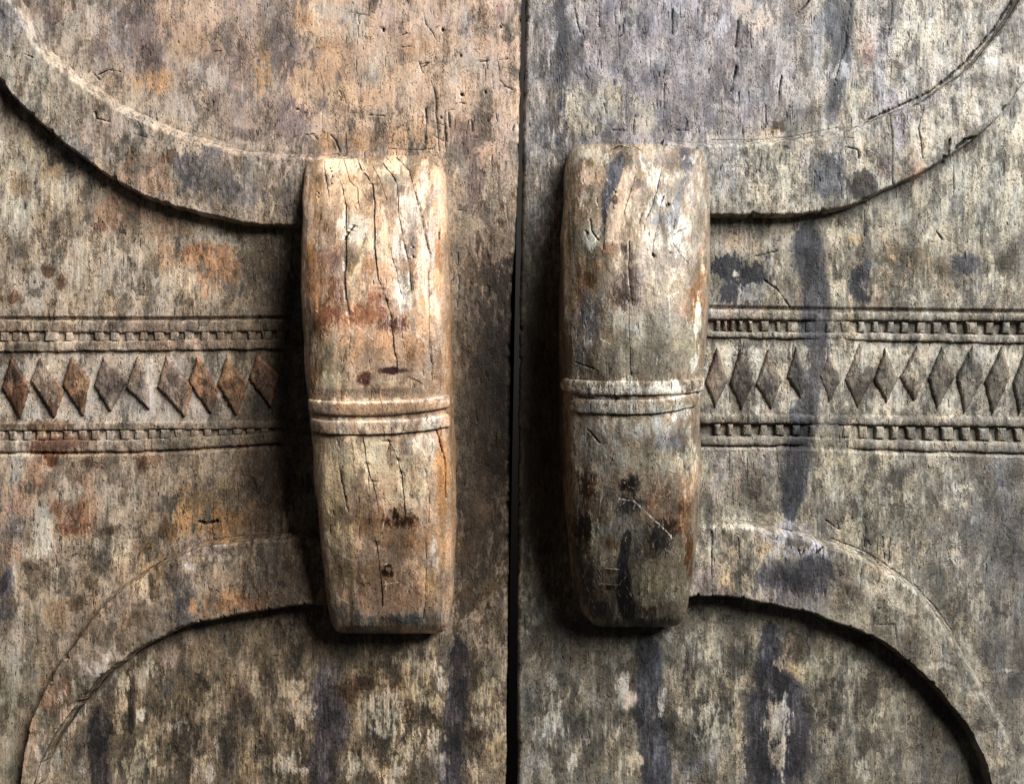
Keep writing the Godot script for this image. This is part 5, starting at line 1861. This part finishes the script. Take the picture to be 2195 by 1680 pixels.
func section_angle(t: float) -> float:
	# more points where the section bends
	return PI * (1.0 - t)


func ridge_mesh(g: Grip, path: PackedVector2Array, half: float, height: float, from: float, to: float) -> ArrayMesh:
	# a carved band across the grip, tapering out at both ends
	var cols := [g.column(1), g.column(2), g.column(3)]
	var n := 110
	var prof := [[-1.0, 0.0], [-0.9, 0.62], [-0.72, 0.9], [-0.4, 1.0], [0.0, 1.02], [0.4, 1.0], [0.75, 0.93], [0.93, 0.7], [1.0, 0.0]]
	var ny := prof.size()
	var pts := PackedVector3Array(); var uvs := PackedVector2Array()
	pts.resize((n + 1) * ny); uvs.resize((n + 1) * ny)
	for j in ny:
		for i in n + 1:
			var t := float(i) / n
			var a := section_angle(lerpf(from, to, t))
			var taper := smoothstep(0.0, 0.12, t) * (1.0 - smoothstep(0.9, 1.0, t))
			var x := CX + grip_at(g, cols, path[0].y, a, 0.0).x / U / 0.955
			var rough := wobble.get_noise_2d(x * 4.0, path[0].y) * 0.8
			var y: float = follow(path, x) + prof[j][0] * half * (0.35 + 0.65 * taper) + rough
			var sx := x
			var lift: float = height * taper * prof[j][1] * (1.0 + 0.2 * wobble.get_noise_2d(x * 2.5, y * 2.0)) - 0.0009 + g.sheet.depth(sx, y) * 0.6
			pts[j * (n + 1) + i] = grip_at(g, cols, y, a, lift)
			uvs[j * (n + 1) + i] = g.sheet.uv(sx, y)
	return weave(n + 1, ny, pts, uvs)


func slab(far: float, near_frame: float, y0: float, y1: float, inner_edge: PackedVector2Array, height: Callable, sheet: Sheet, shade_x: float) -> ArrayMesh:
	# the front of a door leaf from its edge at the gap outwards, turned back at its edges, and its back
	var side := signf(far - follow(inner_edge, 0.0))
	var across := PackedFloat32Array()       # 0 at the gap, 1 where the picture ends, further out beyond
	var n := int(absf(near_frame - follow(inner_edge, 0.0)) / 2.7)
	for i in n + 1:
		across.append(float(i) / n)
	for i in range(1, 30):
		across.append(1.0 + i / 29.0 * absf(far - near_frame) / absf(near_frame - follow(inner_edge, 0.0)))
	var nx := across.size() + 2; var ny := int((y1 - y0) / 2.7)
	var pts := PackedVector3Array(); var uvs := PackedVector2Array()
	pts.resize(nx * ny); uvs.resize(nx * ny)
	for j in ny:
		var y := y0 + (y1 - y0) * clampf(float(j - 1) / (ny - 3), 0.0, 1.0)
		var e := follow(inner_edge, y) + wobble.get_noise_2d(y * 0.6, 5.0) * 2.0 + wobble.get_noise_2d(y * 3.0, 45.0) * 1.4
		e -= side * maxf(wobble.get_noise_2d(y * 1.3, 85.0) - 0.3, 0.0) * -9.0
		for i in nx:
			var x := lerpf(e, near_frame, across[clampi(i - 1, 0, nx - 3)])
			var z: float = (height as Callable).call(x, y) + sheet.depth(x, y)
			var d := absf(e - x)
			if d < 7.0:
				z -= 0.0026 * pow(1.0 - d / 7.0, 2.0)
			if i == 0 or i == nx - 1 or j == 0 or j == ny - 1:
				z = -0.045
			pts[j * nx + i] = spot(x, y, z)
			# the gap's shade is painted on this side: it samples the dark strip
			uvs[j * nx + i] = sheet.uv(shade_x, 500.0 + y * 0.3) if i == 0 else sheet.uv(x, y)
	var m := weave(nx, ny, pts, uvs, side < 0.0)
	var back := SurfaceTool.new()
	back.begin(Mesh.PRIMITIVE_TRIANGLES)
	var c := [pts[0], pts[nx - 1], pts[nx * ny - 1], pts[nx * (ny - 1)]]
	for k in ([0, 2, 1, 0, 3, 2] if side > 0.0 else [0, 1, 2, 0, 2, 3]):
		back.set_normal(Vector3(0, 0, -1))
		back.set_uv(sheet.uv(shade_x, 600.0))
		back.add_vertex(c[k])
	return back.commit(m)


# ---------------------------------------------------------------------------------------------
func _ready() -> void:
	var camera := Camera3D.new()
	camera.name = "camera"
	camera.position = Vector3(0, 0, EYE)
	camera.fov = rad_to_deg(2.0 * atan(CY * U / EYE))
	camera.near = 0.05
	camera.far = 20.0
	add_child(camera)
	camera.current = true

	var around := WorldEnvironment.new()
	around.name = "surroundings"
	var env := Environment.new()
	env.background_mode = Environment.BG_COLOR
	env.background_color = Color(0.028, 0.028, 0.028).linear_to_srgb()
	env.tonemap_mode = Environment.TONE_MAPPER_LINEAR
	env.tonemap_exposure = 1.0
	env.sdfgi_enabled = true
	env.ssao_enabled = true
	env.ssil_enabled = true
	around.environment = env
	add_child(around)

	var lamp := AreaLight3D.new()
	lamp.name = "soft_lamp"
	lamp.area_size = Vector2(1.8, 1.8)
	lamp.light_color = Color(1.0, 0.995, 0.985)
	lamp.light_energy = 20.5
	lamp.area_range = 8.0
	lamp.shadow_enabled = true
	add_child(lamp)
	lamp.look_at_from_position(Vector3(1.58, 1.78, 1.60), Vector3(0.0, 0.02, 0.0))

	wobble.noise_type = FastNoiseLite.TYPE_SIMPLEX_SMOOTH
	wobble.seed = 77
	wobble.frequency = 0.02
	wobble.fractal_octaves = 3
	facets.noise_type = FastNoiseLite.TYPE_CELLULAR
	facets.cellular_return_type = FastNoiseLite.RETURN_DISTANCE
	facets.cellular_distance_function = FastNoiseLite.DISTANCE_EUCLIDEAN
	facets.fractal_type = FastNoiseLite.FRACTAL_NONE
	facets.frequency = 0.02
	facets.seed = 9

	# paint the four sheets of wood
	var rng := RandomNumberGenerator.new()
	rng.seed = 4711
	var wood := {"contrast": 0.9, "streak": 0.7, "fibre": 0.45, "cracked": 0.27, "relief": 0.65, "lumps": 0.5, "colour": 0.68, "cast": Color(1.0, 0.95, 0.925), "tall": 1.0, "peel": 1.45, "craze": 1.0, "punch": 1.15, "palest": 0.68}
	var grey := wood.duplicate()
	grey.colour = 0.66
	grey.cast = Color(0.92, 0.905, 0.905)
	var tan := {"contrast": 0.8, "streak": 0.28, "fibre": 0.2, "cracked": 0.1, "relief": 0.6, "lumps": 0.35, "colour": 0.66, "cast": Color(1.0, 0.965, 0.94), "tall": 0.35, "peel": 0.75, "craze": 0.55, "punch": 1.2, "palest": 0.86}
	var dull := tan.duplicate()
	dull.colour = 0.6
	dull.cast = Color(0.93, 0.925, 0.93)
	dull.peel = 1.0
	dull.relief = 0.8
	var left := Sheet.new(-110, -100, 1250, 1890, 0x958976, wood)
	var right := Sheet.new(1085, -100, 1225, 1890, 0x8E8775, grey)
	var left_grip := Sheet.new(470, 310, 690, 1080, 0xB3967A, tan)
	var right_grip := Sheet.new(1010, 285, 700, 1090, 0x9A8468, dull)
	var brown := wood.duplicate()
	brown.fibre = 0.3
	brown.colour = 0.62
	var left_gems := Sheet.new(-180, 740, 800, 180, 0x7D6450, brown)
	var right_gems := Sheet.new(1490, 720, 820, 200, 0x6C6455, grey)
	left_grip.soften = 1.4
	right_grip.soften = 1.6
	stain_diamonds(left_gems, right_gems)
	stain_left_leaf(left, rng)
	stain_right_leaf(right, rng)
	stain_left_handle(left_grip, rng)
	stain_right_handle(right_grip, rng)
	var jobs := []
	for s in [left, right, left_grip, right_grip, left_gems, right_gems]:
		for t in s.cut():
			jobs.append([t, s])
	var run := func(i: int) -> void:
		var s: Sheet = jobs[i][1]
		jobs[i][0].work(s.base, s.todo, s.look)
	var group := WorkerThreadPool.add_group_task(run, jobs.size())
	WorkerThreadPool.wait_for_group_task_completion(group)
	for s in [left, right]:
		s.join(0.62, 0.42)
	left_grip.join(0.36, 0.5)
	right_grip.join(0.45, 0.42)
	# hands have polished the grips
	for s in [left_grip, right_grip]:
		s.skin.clearcoat_enabled = true
		s.skin.clearcoat = 0.16 if s == left_grip else 0.04
		s.skin.clearcoat_roughness = 0.3
	left_gems.join(0.6, 0.42)
	right_gems.join(0.62, 0.42)

	build_left(left, left_grip, left_gems)
	build_right(right, right_grip, right_gems)

	# the dark wall of the room behind, seen through the gap
	var wall := MeshInstance3D.new()
	wall.name = "wall"
	var bm := BoxMesh.new()
	bm.size = Vector3(1.6, 1.4, 0.06)
	wall.mesh = bm
	var dark := StandardMaterial3D.new()
	dark.albedo_color = Color(0.02, 0.018, 0.016).linear_to_srgb()
	dark.roughness = 0.95
	wall.material_override = dark
	wall.position = Vector3(0, 0, -0.42)
	wall.set_meta("kind", "structure")
	wall.set_meta("label", "dark wall in the gap behind the doors")
	add_child(wall)


func build_left(sheet: Sheet, grip_sheet: Sheet, gems: Sheet) -> void:
	var rng := RandomNumberGenerator.new()
	rng.seed = 21
	var ring := Arc.new(Vector2(640, -333),
		points([-110, 40, 0, 180, 98, 276, 188, 349, 274, 406, 361, 441, 470, 470, 557, 484, 640, 487, 760, 478]),
		points([-60, -105, 51, 0, 98, 90, 157, 143, 220, 188, 282, 227, 333, 251, 392, 272, 463, 294, 549, 314, 643, 322, 760, 312]))
	var arch := Arc.new(Vector2(600, 1707),
		points([30, 1790, 38, 1680, 45, 1618, 59, 1548, 80, 1496, 114, 1430, 173, 1347, 222, 1288, 277, 1240, 347, 1198, 433, 1163, 555, 1146, 660, 1145, 790, 1180]),
		points([75, 1790, 83, 1680, 104, 1618, 139, 1555, 229, 1448, 295, 1399, 375, 1357, 451, 1334, 541, 1320, 624, 1307, 700, 1300, 790, 1320]))
	var root := thing("carved_door_leaf", "carved wooden door leaf with tan handle split by long cracks", "door", Vector3(-0.20, (CY - 1790.0) * U, 0), "carved wooden door leaves")
	var edge := points([-100, 1118, 0, 1117, 330, 1111.5, 510, 1104, 620, 1097, 900, 1092, 1250, 1089, 1680, 1084, 1790, 1083])
	var st1 := points([-110, 684, 300, 686, 627, 683])
	var st1b := points([-110, 757, 0, 756, 270, 753, 627, 750])
	var st2 := points([-110, 907, 300, 903, 627, 900])
	var st2b := points([-110, 969, 250, 969, 400, 963, 627, 950])
	var deep := 0.0026
	var ground := func(x: float, y: float) -> float:
		var z := 0.0
		var d := Vector2(x, y) - ring.c
		var a := fposmod(d.angle(), TAU)
		var lo := lerpf(-0.004, 0.003, clampf((1340.0 - y) / 1000.0, 0.0, 1.0))
		if y < 500.0 and x < 1000.0:
			var m := (follow(ring.outer, a) + follow(ring.inner, a)) * 0.5
			z = 0.003 if d.length() < m else 0.0
		elif y > 1100.0 and x < 1000.0:
			var e := Vector2(x, y) - arch.c
			a = fposmod(e.angle(), TAU)
			var m := (follow(arch.outer, a) + follow(arch.inner, a)) * 0.5
			z = -0.004 if e.length() < m else 0.0
		if x < 760.0 and y > 660.0 and y < 990.0:
			var up := smoothstep(-2.5, 2.5, y - follow(st1, x) + 5.0)
			var down := smoothstep(-2.5, 2.5, follow(st2b, x) + 5.0 - y)
			z -= deep * up * down * (1.0 - smoothstep(600.0, 640.0, x))
		return lerpf(z, lo, smoothstep(690.0, 930.0, x))
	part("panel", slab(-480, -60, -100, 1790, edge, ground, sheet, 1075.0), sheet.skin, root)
	part("ring_moulding", moulding(ring, 165, 77, 0.0132, -0.004, -0.002, 6.0, 6.0, 32.0, 22.0, sheet), sheet.skin, root)
	part("arch_moulding", moulding(arch, 172, 292, 0.0130, -0.004, -0.008, 5.0, 17.0, 12.0, 8.0, sheet), sheet.skin, root)

	# the carved band: two dentil strips with a row of diamonds between them
	var shift := func(p: PackedVector2Array, by: float) -> PackedVector2Array:
		var v := PackedVector2Array()
		for q in p:
			v.append(q + Vector2(0, by))
		return v
	part("fillet", rail(-480, 634, st1, shift.call(st1, 28.0), 0.0002, -deep - 0.001, sheet), sheet.skin, root)
	part("fillet", rail(-480, 634, shift.call(st1b, -24.0), shift.call(st1b, -1.0), 0.0003, -deep - 0.001, sheet), sheet.skin, root)
	part("fillet", rail(-480, 634, st2, shift.call(st2, 19.0), 0.0001, -deep - 0.001, sheet), sheet.skin, root)
	part("fillet", rail(-480, 634, shift.call(st2b, -27.0), st2b, 0.0002, -deep - 0.001, sheet), sheet.skin, root)
	var cuts := [60, 150, 240, 350, 425, 510, 600, 680, 760, 840, 925, 1005, 1095, 1180, 1260, 1350, 1430, 1510]
	var last := -100.0
	var x := -463.0
	while x < 10.0:
		part("dentil", tooth(x, x + 19.0, 711, 731, -0.0004, -deep - 0.001, sheet, rng), sheet.skin, root)
		x += 33.0
	for k in cuts.size():
		var right: float = cuts[k] * 0.392
		last = (cuts[k + 1] * 0.392 - 13.0) if k + 1 < cuts.size() else right + 20.0
		part("dentil", tooth(right, maxf(last, right + 8.0), 711.0 - k * 0.15, 732.0 - k * 0.2, -0.0003, -deep - 0.001, sheet, rng), sheet.skin, root)
	x = -463.0
	var k2 := 0
	while x < 600.0:
		var yt := follow(st2, x) + 18.0
		var yb := follow(st2b, x) - 26.0
		part("dentil", tooth(x, x + 18.0, yt, yb, -0.0005, -deep - 0.001, sheet, rng), sheet.skin, root)
		x += 30.0 + rng.randf_range(-3.0, 3.0)
		k2 += 1
	for d in [[-1030, 360, -930, 520, -975, 705, -1065, 520], [-850, 360, -750, 520, -795, 705, -885, 520], [-670, 360, -570, 520, -615, 705, -705, 520], [-490, 360, -390, 520, -435, 705, -525, 520], [-310, 360, -205, 520, -255, 705, -345, 520], [-130, 360, -20, 520, -70, 705, -165, 520], [55, 360, 150, 520, 105, 710, 12, 530], [215, 355, 340, 545, 290, 705, 172, 490], [385, 355, 478, 485, 450, 690, 345, 520], [560, 355, 685, 490, 600, 668, 518, 520], [750, 350, 800, 520, 812, 655, 690, 530], [905, 350, 1042, 530, 1010, 698, 865, 525], [1075, 355, 1182, 545, 1150, 678, 1035, 500], [1235, 355, 1347, 510, 1290, 690, 1195, 515], [1400, 345, 1520, 460, 1480, 645, 1365, 480]]:
		var o := PackedVector2Array()
		for i in 4:
			var mid: float = (d[2] + d[6]) * 0.5
			o.append(Vector2((mid + (d[i * 2] - mid) * (1.14 if i % 2 == 1 else 1.0)) * 0.392, 621.9 + d[i * 2 + 1] * 0.392))
		part("diamond", plateau(o, 0.0003, -deep - 0.0008, 0.13, gems), gems.skin, root)

	var g := Grip.new()
	g.sheet = grip_sheet
	g.power = 3.7
	g.rows = [[333, 690, 915, 1, 0.5], [334, 678, 930, 5, 0], [337, 668, 939, 10, 0], [343, 660, 946, 15, 0], [354, 653, 952, 21, 0], [380, 648, 957, 30, 0], [420, 646, 961, 39, 0], [480, 645, 964, 50, 0], [560, 645, 967, 60, 0], [640, 648, 970, 67, 0], [720, 652, 972, 71, 0], [800, 657, 974, 72, 0], [850, 662, 973, 71, 0], [900, 667, 973, 69, 0], [960, 671, 977, 68, 0], [1030, 677, 979, 64, 0], [1100, 684, 979, 59, 0], [1180, 691, 977, 52, 0], [1250, 697, 974, 44, 0], [1300, 703, 970, 37, 0], [1330, 709, 965, 31, 0], [1344, 714, 961, 26, 0], [1352, 720, 955, 20, 0], [1356, 728, 946, 12, 0], [1358, 740, 934, 1, 0]]
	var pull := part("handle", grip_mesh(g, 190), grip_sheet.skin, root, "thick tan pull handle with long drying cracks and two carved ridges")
	part("ridge", ridge_mesh(g, points([640, 862, 668, 868, 700, 873, 760, 875, 850, 873, 920, 866, 966, 858, 990, 853]), 15.0, 0.0026, 0.20, 0.80), grip_sheet.skin, pull)
	part("ridge", ridge_mesh(g, points([640, 903, 672, 908, 700, 914, 760, 916, 850, 914, 920, 907, 970, 899, 990, 896]), 15.0, 0.0024, 0.20, 0.80), grip_sheet.skin, pull)


func build_right(sheet: Sheet, grip_sheet: Sheet, gems: Sheet) -> void:
	var rng := RandomNumberGenerator.new()
	rng.seed = 35
	var ring := Arc.new(Vector2(1600, -312),
		points([1400, 440, 1537, 463, 1640, 464, 1733, 461, 1831, 439, 1897, 410, 1987, 368, 2085, 302, 2148, 251, 2195, 188, 2290, 60]),
		points([1400, 282, 1537, 297, 1610, 297, 1693, 291, 1811, 270, 1889, 243, 2007, 192, 2085, 129, 2148, 55, 2183, 0, 2235, -100]))
	var arch := Arc.new(Vector2(1530, 1797),
		points([1360, 1140, 1440, 1117, 1504, 1113, 1574, 1115, 1629, 1121, 1703, 1135, 1780, 1157, 1850, 1183, 1905, 1212, 1979, 1267, 2016, 1308, 2082, 1415, 2138, 1514, 2182, 1595, 2195, 1636, 2215, 1780]),
		points([1360, 1310, 1478, 1286, 1537, 1284, 1629, 1295, 1721, 1315, 1777, 1334, 1869, 1369, 1920, 1400, 1998, 1470, 2053, 1536, 2097, 1606, 2123, 1680, 2140, 1780]))
	var root := thing("carved_door_leaf", "carved grey wooden door leaf with rounded dark-stained handle and worn ridges", "door", Vector3(0.20, (CY - 1790.0) * U, 0), "carved wooden door leaves")
	var edge := points([-100, 1129, 0, 1128, 400, 1120, 800, 1113, 1200, 1110, 1680, 1110, 1790, 1110])
	var a1 := points([1490, 660, 1525, 661, 1860, 666, 2195, 670, 2310, 671])
	var a2 := points([1490, 724, 1525, 724, 1860, 731, 2195, 738, 2310, 740])
	var b1 := points([1490, 883, 1525, 883, 1860, 888, 2195, 893, 2310, 895])
	var b2 := points([1490, 955, 1525, 956, 1700, 957, 1860, 965, 2195, 973, 2310, 975])
	var deep := 0.0032
	var worn_at := func(x: float) -> float:
		return smoothstep(1690.0, 1745.0, x) * (1.0 - smoothstep(1800.0, 1890.0, x))
	var ground := func(x: float, y: float) -> float:
		var z := 0.0
		var d := Vector2(x, y) - ring.c
		var a := fposmod(d.angle(), TAU)
		var lo := lerpf(-0.006, 0.001, clampf((1340.0 - y) / 1000.0, 0.0, 1.0))
		if y < 500.0 and x > 1300.0:
			var m := (follow(ring.outer, a) + follow(ring.inner, a)) * 0.5
			z = 0.001 if d.length() < m else 0.0
		elif y > 1090.0 and x > 1300.0:
			var e := Vector2(x, y) - arch.c
			a = fposmod(e.angle(), TAU)
			var m := (follow(arch.outer, a) + follow(arch.inner, a)) * 0.5
			z = -0.006 if e.length() < m else 0.0
		if x > 1460.0 and y > 640.0 and y < 1000.0:
			var up := smoothstep(-2.5, 2.5, y - follow(a1, x) + 5.0)
			var down := smoothstep(-2.5, 2.5, follow(b2, x) + 4.0 - y)
			z -= deep * up * down * (1.0 - 0.4 * worn_at.call(x)) * (0.8 + 0.2 * wobble.get_noise_2d(x, y))
			# the notches between the dentils are cut deeper
			var row1 := smoothstep(20.0, 25.0, y - follow(a1, x)) * smoothstep(12.0, 17.0, follow(a2, x) - y)
			var row2 := smoothstep(19.0, 24.0, y - follow(b1, x)) * smoothstep(17.0, 22.0, follow(b2, x) - y)
			z -= 0.0020 * maxf(row1, row2) * (1.0 - 0.6 * worn_at.call(x))
		return lerpf(lo, z, smoothstep(1240.0, 1470.0, x))
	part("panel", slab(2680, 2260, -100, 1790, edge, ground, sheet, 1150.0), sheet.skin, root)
	part("ring_moulding", moulding(ring, 106, 15, 0.0132, -0.004, -0.004, 6.0, 6.0, 20.0, 4.0, sheet), sheet.skin, root)
	part("arch_moulding", moulding(arch, 256, 359, 0.0110, -0.004, -0.012, 20.0, 18.0, 7.0, 7.0, sheet), sheet.skin, root)

	var shift := func(p: PackedVector2Array, by: float, by_end: float) -> PackedVector2Array:
		var v := PackedVector2Array()
		for q in p:
			v.append(q + Vector2(0, lerpf(by, by_end, (q.x - 1490.0) / 820.0)))
		return v
	var gone := Vector3(1745, 1815, 0.0017)
	part("fillet", rail(1490, 2680, a1, shift.call(a1, 26.0, 19.0), 0.0004, -deep - 0.0045, sheet, gone), sheet.skin, root)
	part("fillet", rail(1490, 2680, shift.call(a2, -15.0, -23.0), a2, 0.0002, -deep - 0.0045, sheet, gone), sheet.skin, root)
	part("fillet", rail(1490, 2680, b1, shift.call(b1, 26.0, 24.0), 0.0004, -deep - 0.0045, sheet, gone), sheet.skin, root)
	part("fillet", rail(1490, 2680, shift.call(b2, -22.0, -28.0), b2, 0.0001, -deep - 0.0045, sheet, gone), sheet.skin, root)
	var pits := [[[165, 205, 245, 290, 345, 410, 500, 560, 655, 760, 850, 940, 1020, 1100, 1185, 1265, 1355, 1445, 1535, 1640, 1730, 1825, 1915, 2005, 2095, 2185, 2275, 2365, 2455, 2545, 2635, 2725, 2815, 2905, 2995, 3085], 0], [[155, 230, 305, 405, 490, 580, 670, 760, 855, 945, 1035, 1125, 1210, 1300, 1400, 1510, 1600, 1710, 1805, 1895, 1985, 2075, 2165, 2255, 2345, 2435, 2525, 2615, 2705, 2795, 2885, 2975, 3065], 1]]
	for s in pits:
		for k in s[0].size() - 1:
			var x0: float = 1463.4 + s[0][k] * 0.3919 + 8.0
			var x1: float = 1463.4 + s[0][k + 1] * 0.3919 - 9.0
			var yt := (follow(a1, x0) + lerpf(25.0, 18.0, (x0 - 1490.0) / 820.0)) if s[1] == 0 else (follow(b1, x0) + 24.0)
			var yb := (follow(a2, x0) - lerpf(14.0, 22.0, (x0 - 1490.0) / 820.0)) if s[1] == 0 else (follow(b2, x0) - lerpf(21.0, 27.0, (x0 - 1490.0) / 820.0))
			var w: float = worn_at.call((x0 + x1) * 0.5)
			part("dentil", tooth(x0, maxf(x1, x0 + 7.0), yt, yb, -0.0006 - 0.0010 * w, -deep - 0.0045, sheet, rng), sheet.skin, root)
	for d in [[190, 400, 252, 590, 180, 745, 120, 600], [320, 405, 395, 600, 325, 760, 255, 600], [475, 400, 550, 590, 490, 755, 400, 610], [625, 390, 690, 600, 650, 690, 570, 570], [800, 430, 870, 600, 805, 720, 750, 560], [975, 370, 1050, 580, 960, 752, 885, 585], [1112, 400, 1185, 580, 1125, 715, 1045, 592], [1290, 385, 1342, 560, 1272, 708, 1190, 570], [1425, 390, 1500, 570, 1395, 755, 1345, 580], [1590, 390, 1660, 580, 1545, 778, 1500, 560], [1755, 390, 1808, 560, 1700, 788, 1655, 600], [1890, 395, 1960, 580, 1845, 785, 1810, 600], [2040, 395, 2110, 580, 1995, 785, 1960, 600], [2190, 395, 2260, 580, 2145, 785, 2110, 600], [2340, 395, 2410, 580, 2295, 785, 2260, 600], [2490, 395, 2560, 580, 2445, 785, 2410, 600], [2640, 395, 2710, 580, 2595, 785, 2560, 600], [2790, 395, 2860, 580, 2745, 785, 2710, 600], [2940, 395, 3010, 580, 2895, 785, 2860, 600]]:
		var o := PackedVector2Array()
		for i in 4:
			o.append(Vector2(1463.4 + d[i * 2] * 0.3919, 585.4 + d[i * 2 + 1] * 0.3919))
		var w: float = worn_at.call((o[1].x + o[3].x) * 0.5)
		part("diamond", plateau(o, -0.0003 - 0.0007 * w, -deep - 0.0008, 0.2, gems, 0.0008), gems.skin, root)

	var g := Grip.new()
	g.sheet = grip_sheet
	g.power = 2.15
	g.rows = [[308, 1255, 1480, 1, 0.5], [309, 1244, 1492, 6, 0], [312, 1232, 1502, 12, 0], [320, 1222, 1509, 19, 0], [332, 1215, 1514, 26, 0], [360, 1210, 1518, 36, 0], [410, 1206, 1522, 48, 0], [480, 1203, 1525, 60, 0], [560, 1200, 1524, 70, 0], [640, 1198, 1522, 76, 0], [720, 1196, 1518, 80, 0], [790, 1195, 1511, 81, 0], [835, 1196, 1505, 79, 0], [880, 1197, 1503, 77, 0], [930, 1198, 1504, 77, 0], [1000, 1201, 1505, 74, 0], [1080, 1206, 1502, 68, 0], [1160, 1213, 1498, 60, 0], [1230, 1222, 1491, 50, 0], [1280, 1233, 1483, 40, 0], [1315, 1246, 1474, 31, 0], [1330, 1258, 1467, 25, 0], [1338, 1268, 1459, 18, 0], [1342, 1280, 1448, 11, 0], [1344, 1292, 1436, 1, 0]]
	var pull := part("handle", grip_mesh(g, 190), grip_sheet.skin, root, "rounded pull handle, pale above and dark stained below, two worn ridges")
	part("ridge", ridge_mesh(g, points([1170, 818, 1205, 824, 1250, 831, 1360, 832, 1470, 828, 1503, 822, 1530, 818]), 16.0, 0.0028, 0.18, 0.84), grip_sheet.skin, pull)
	part("ridge", ridge_mesh(g, points([1170, 862, 1225, 868, 1290, 872, 1400, 870, 1480, 857, 1510, 850]), 16.0, 0.0021, 0.24, 0.78), grip_sheet.skin, pull)
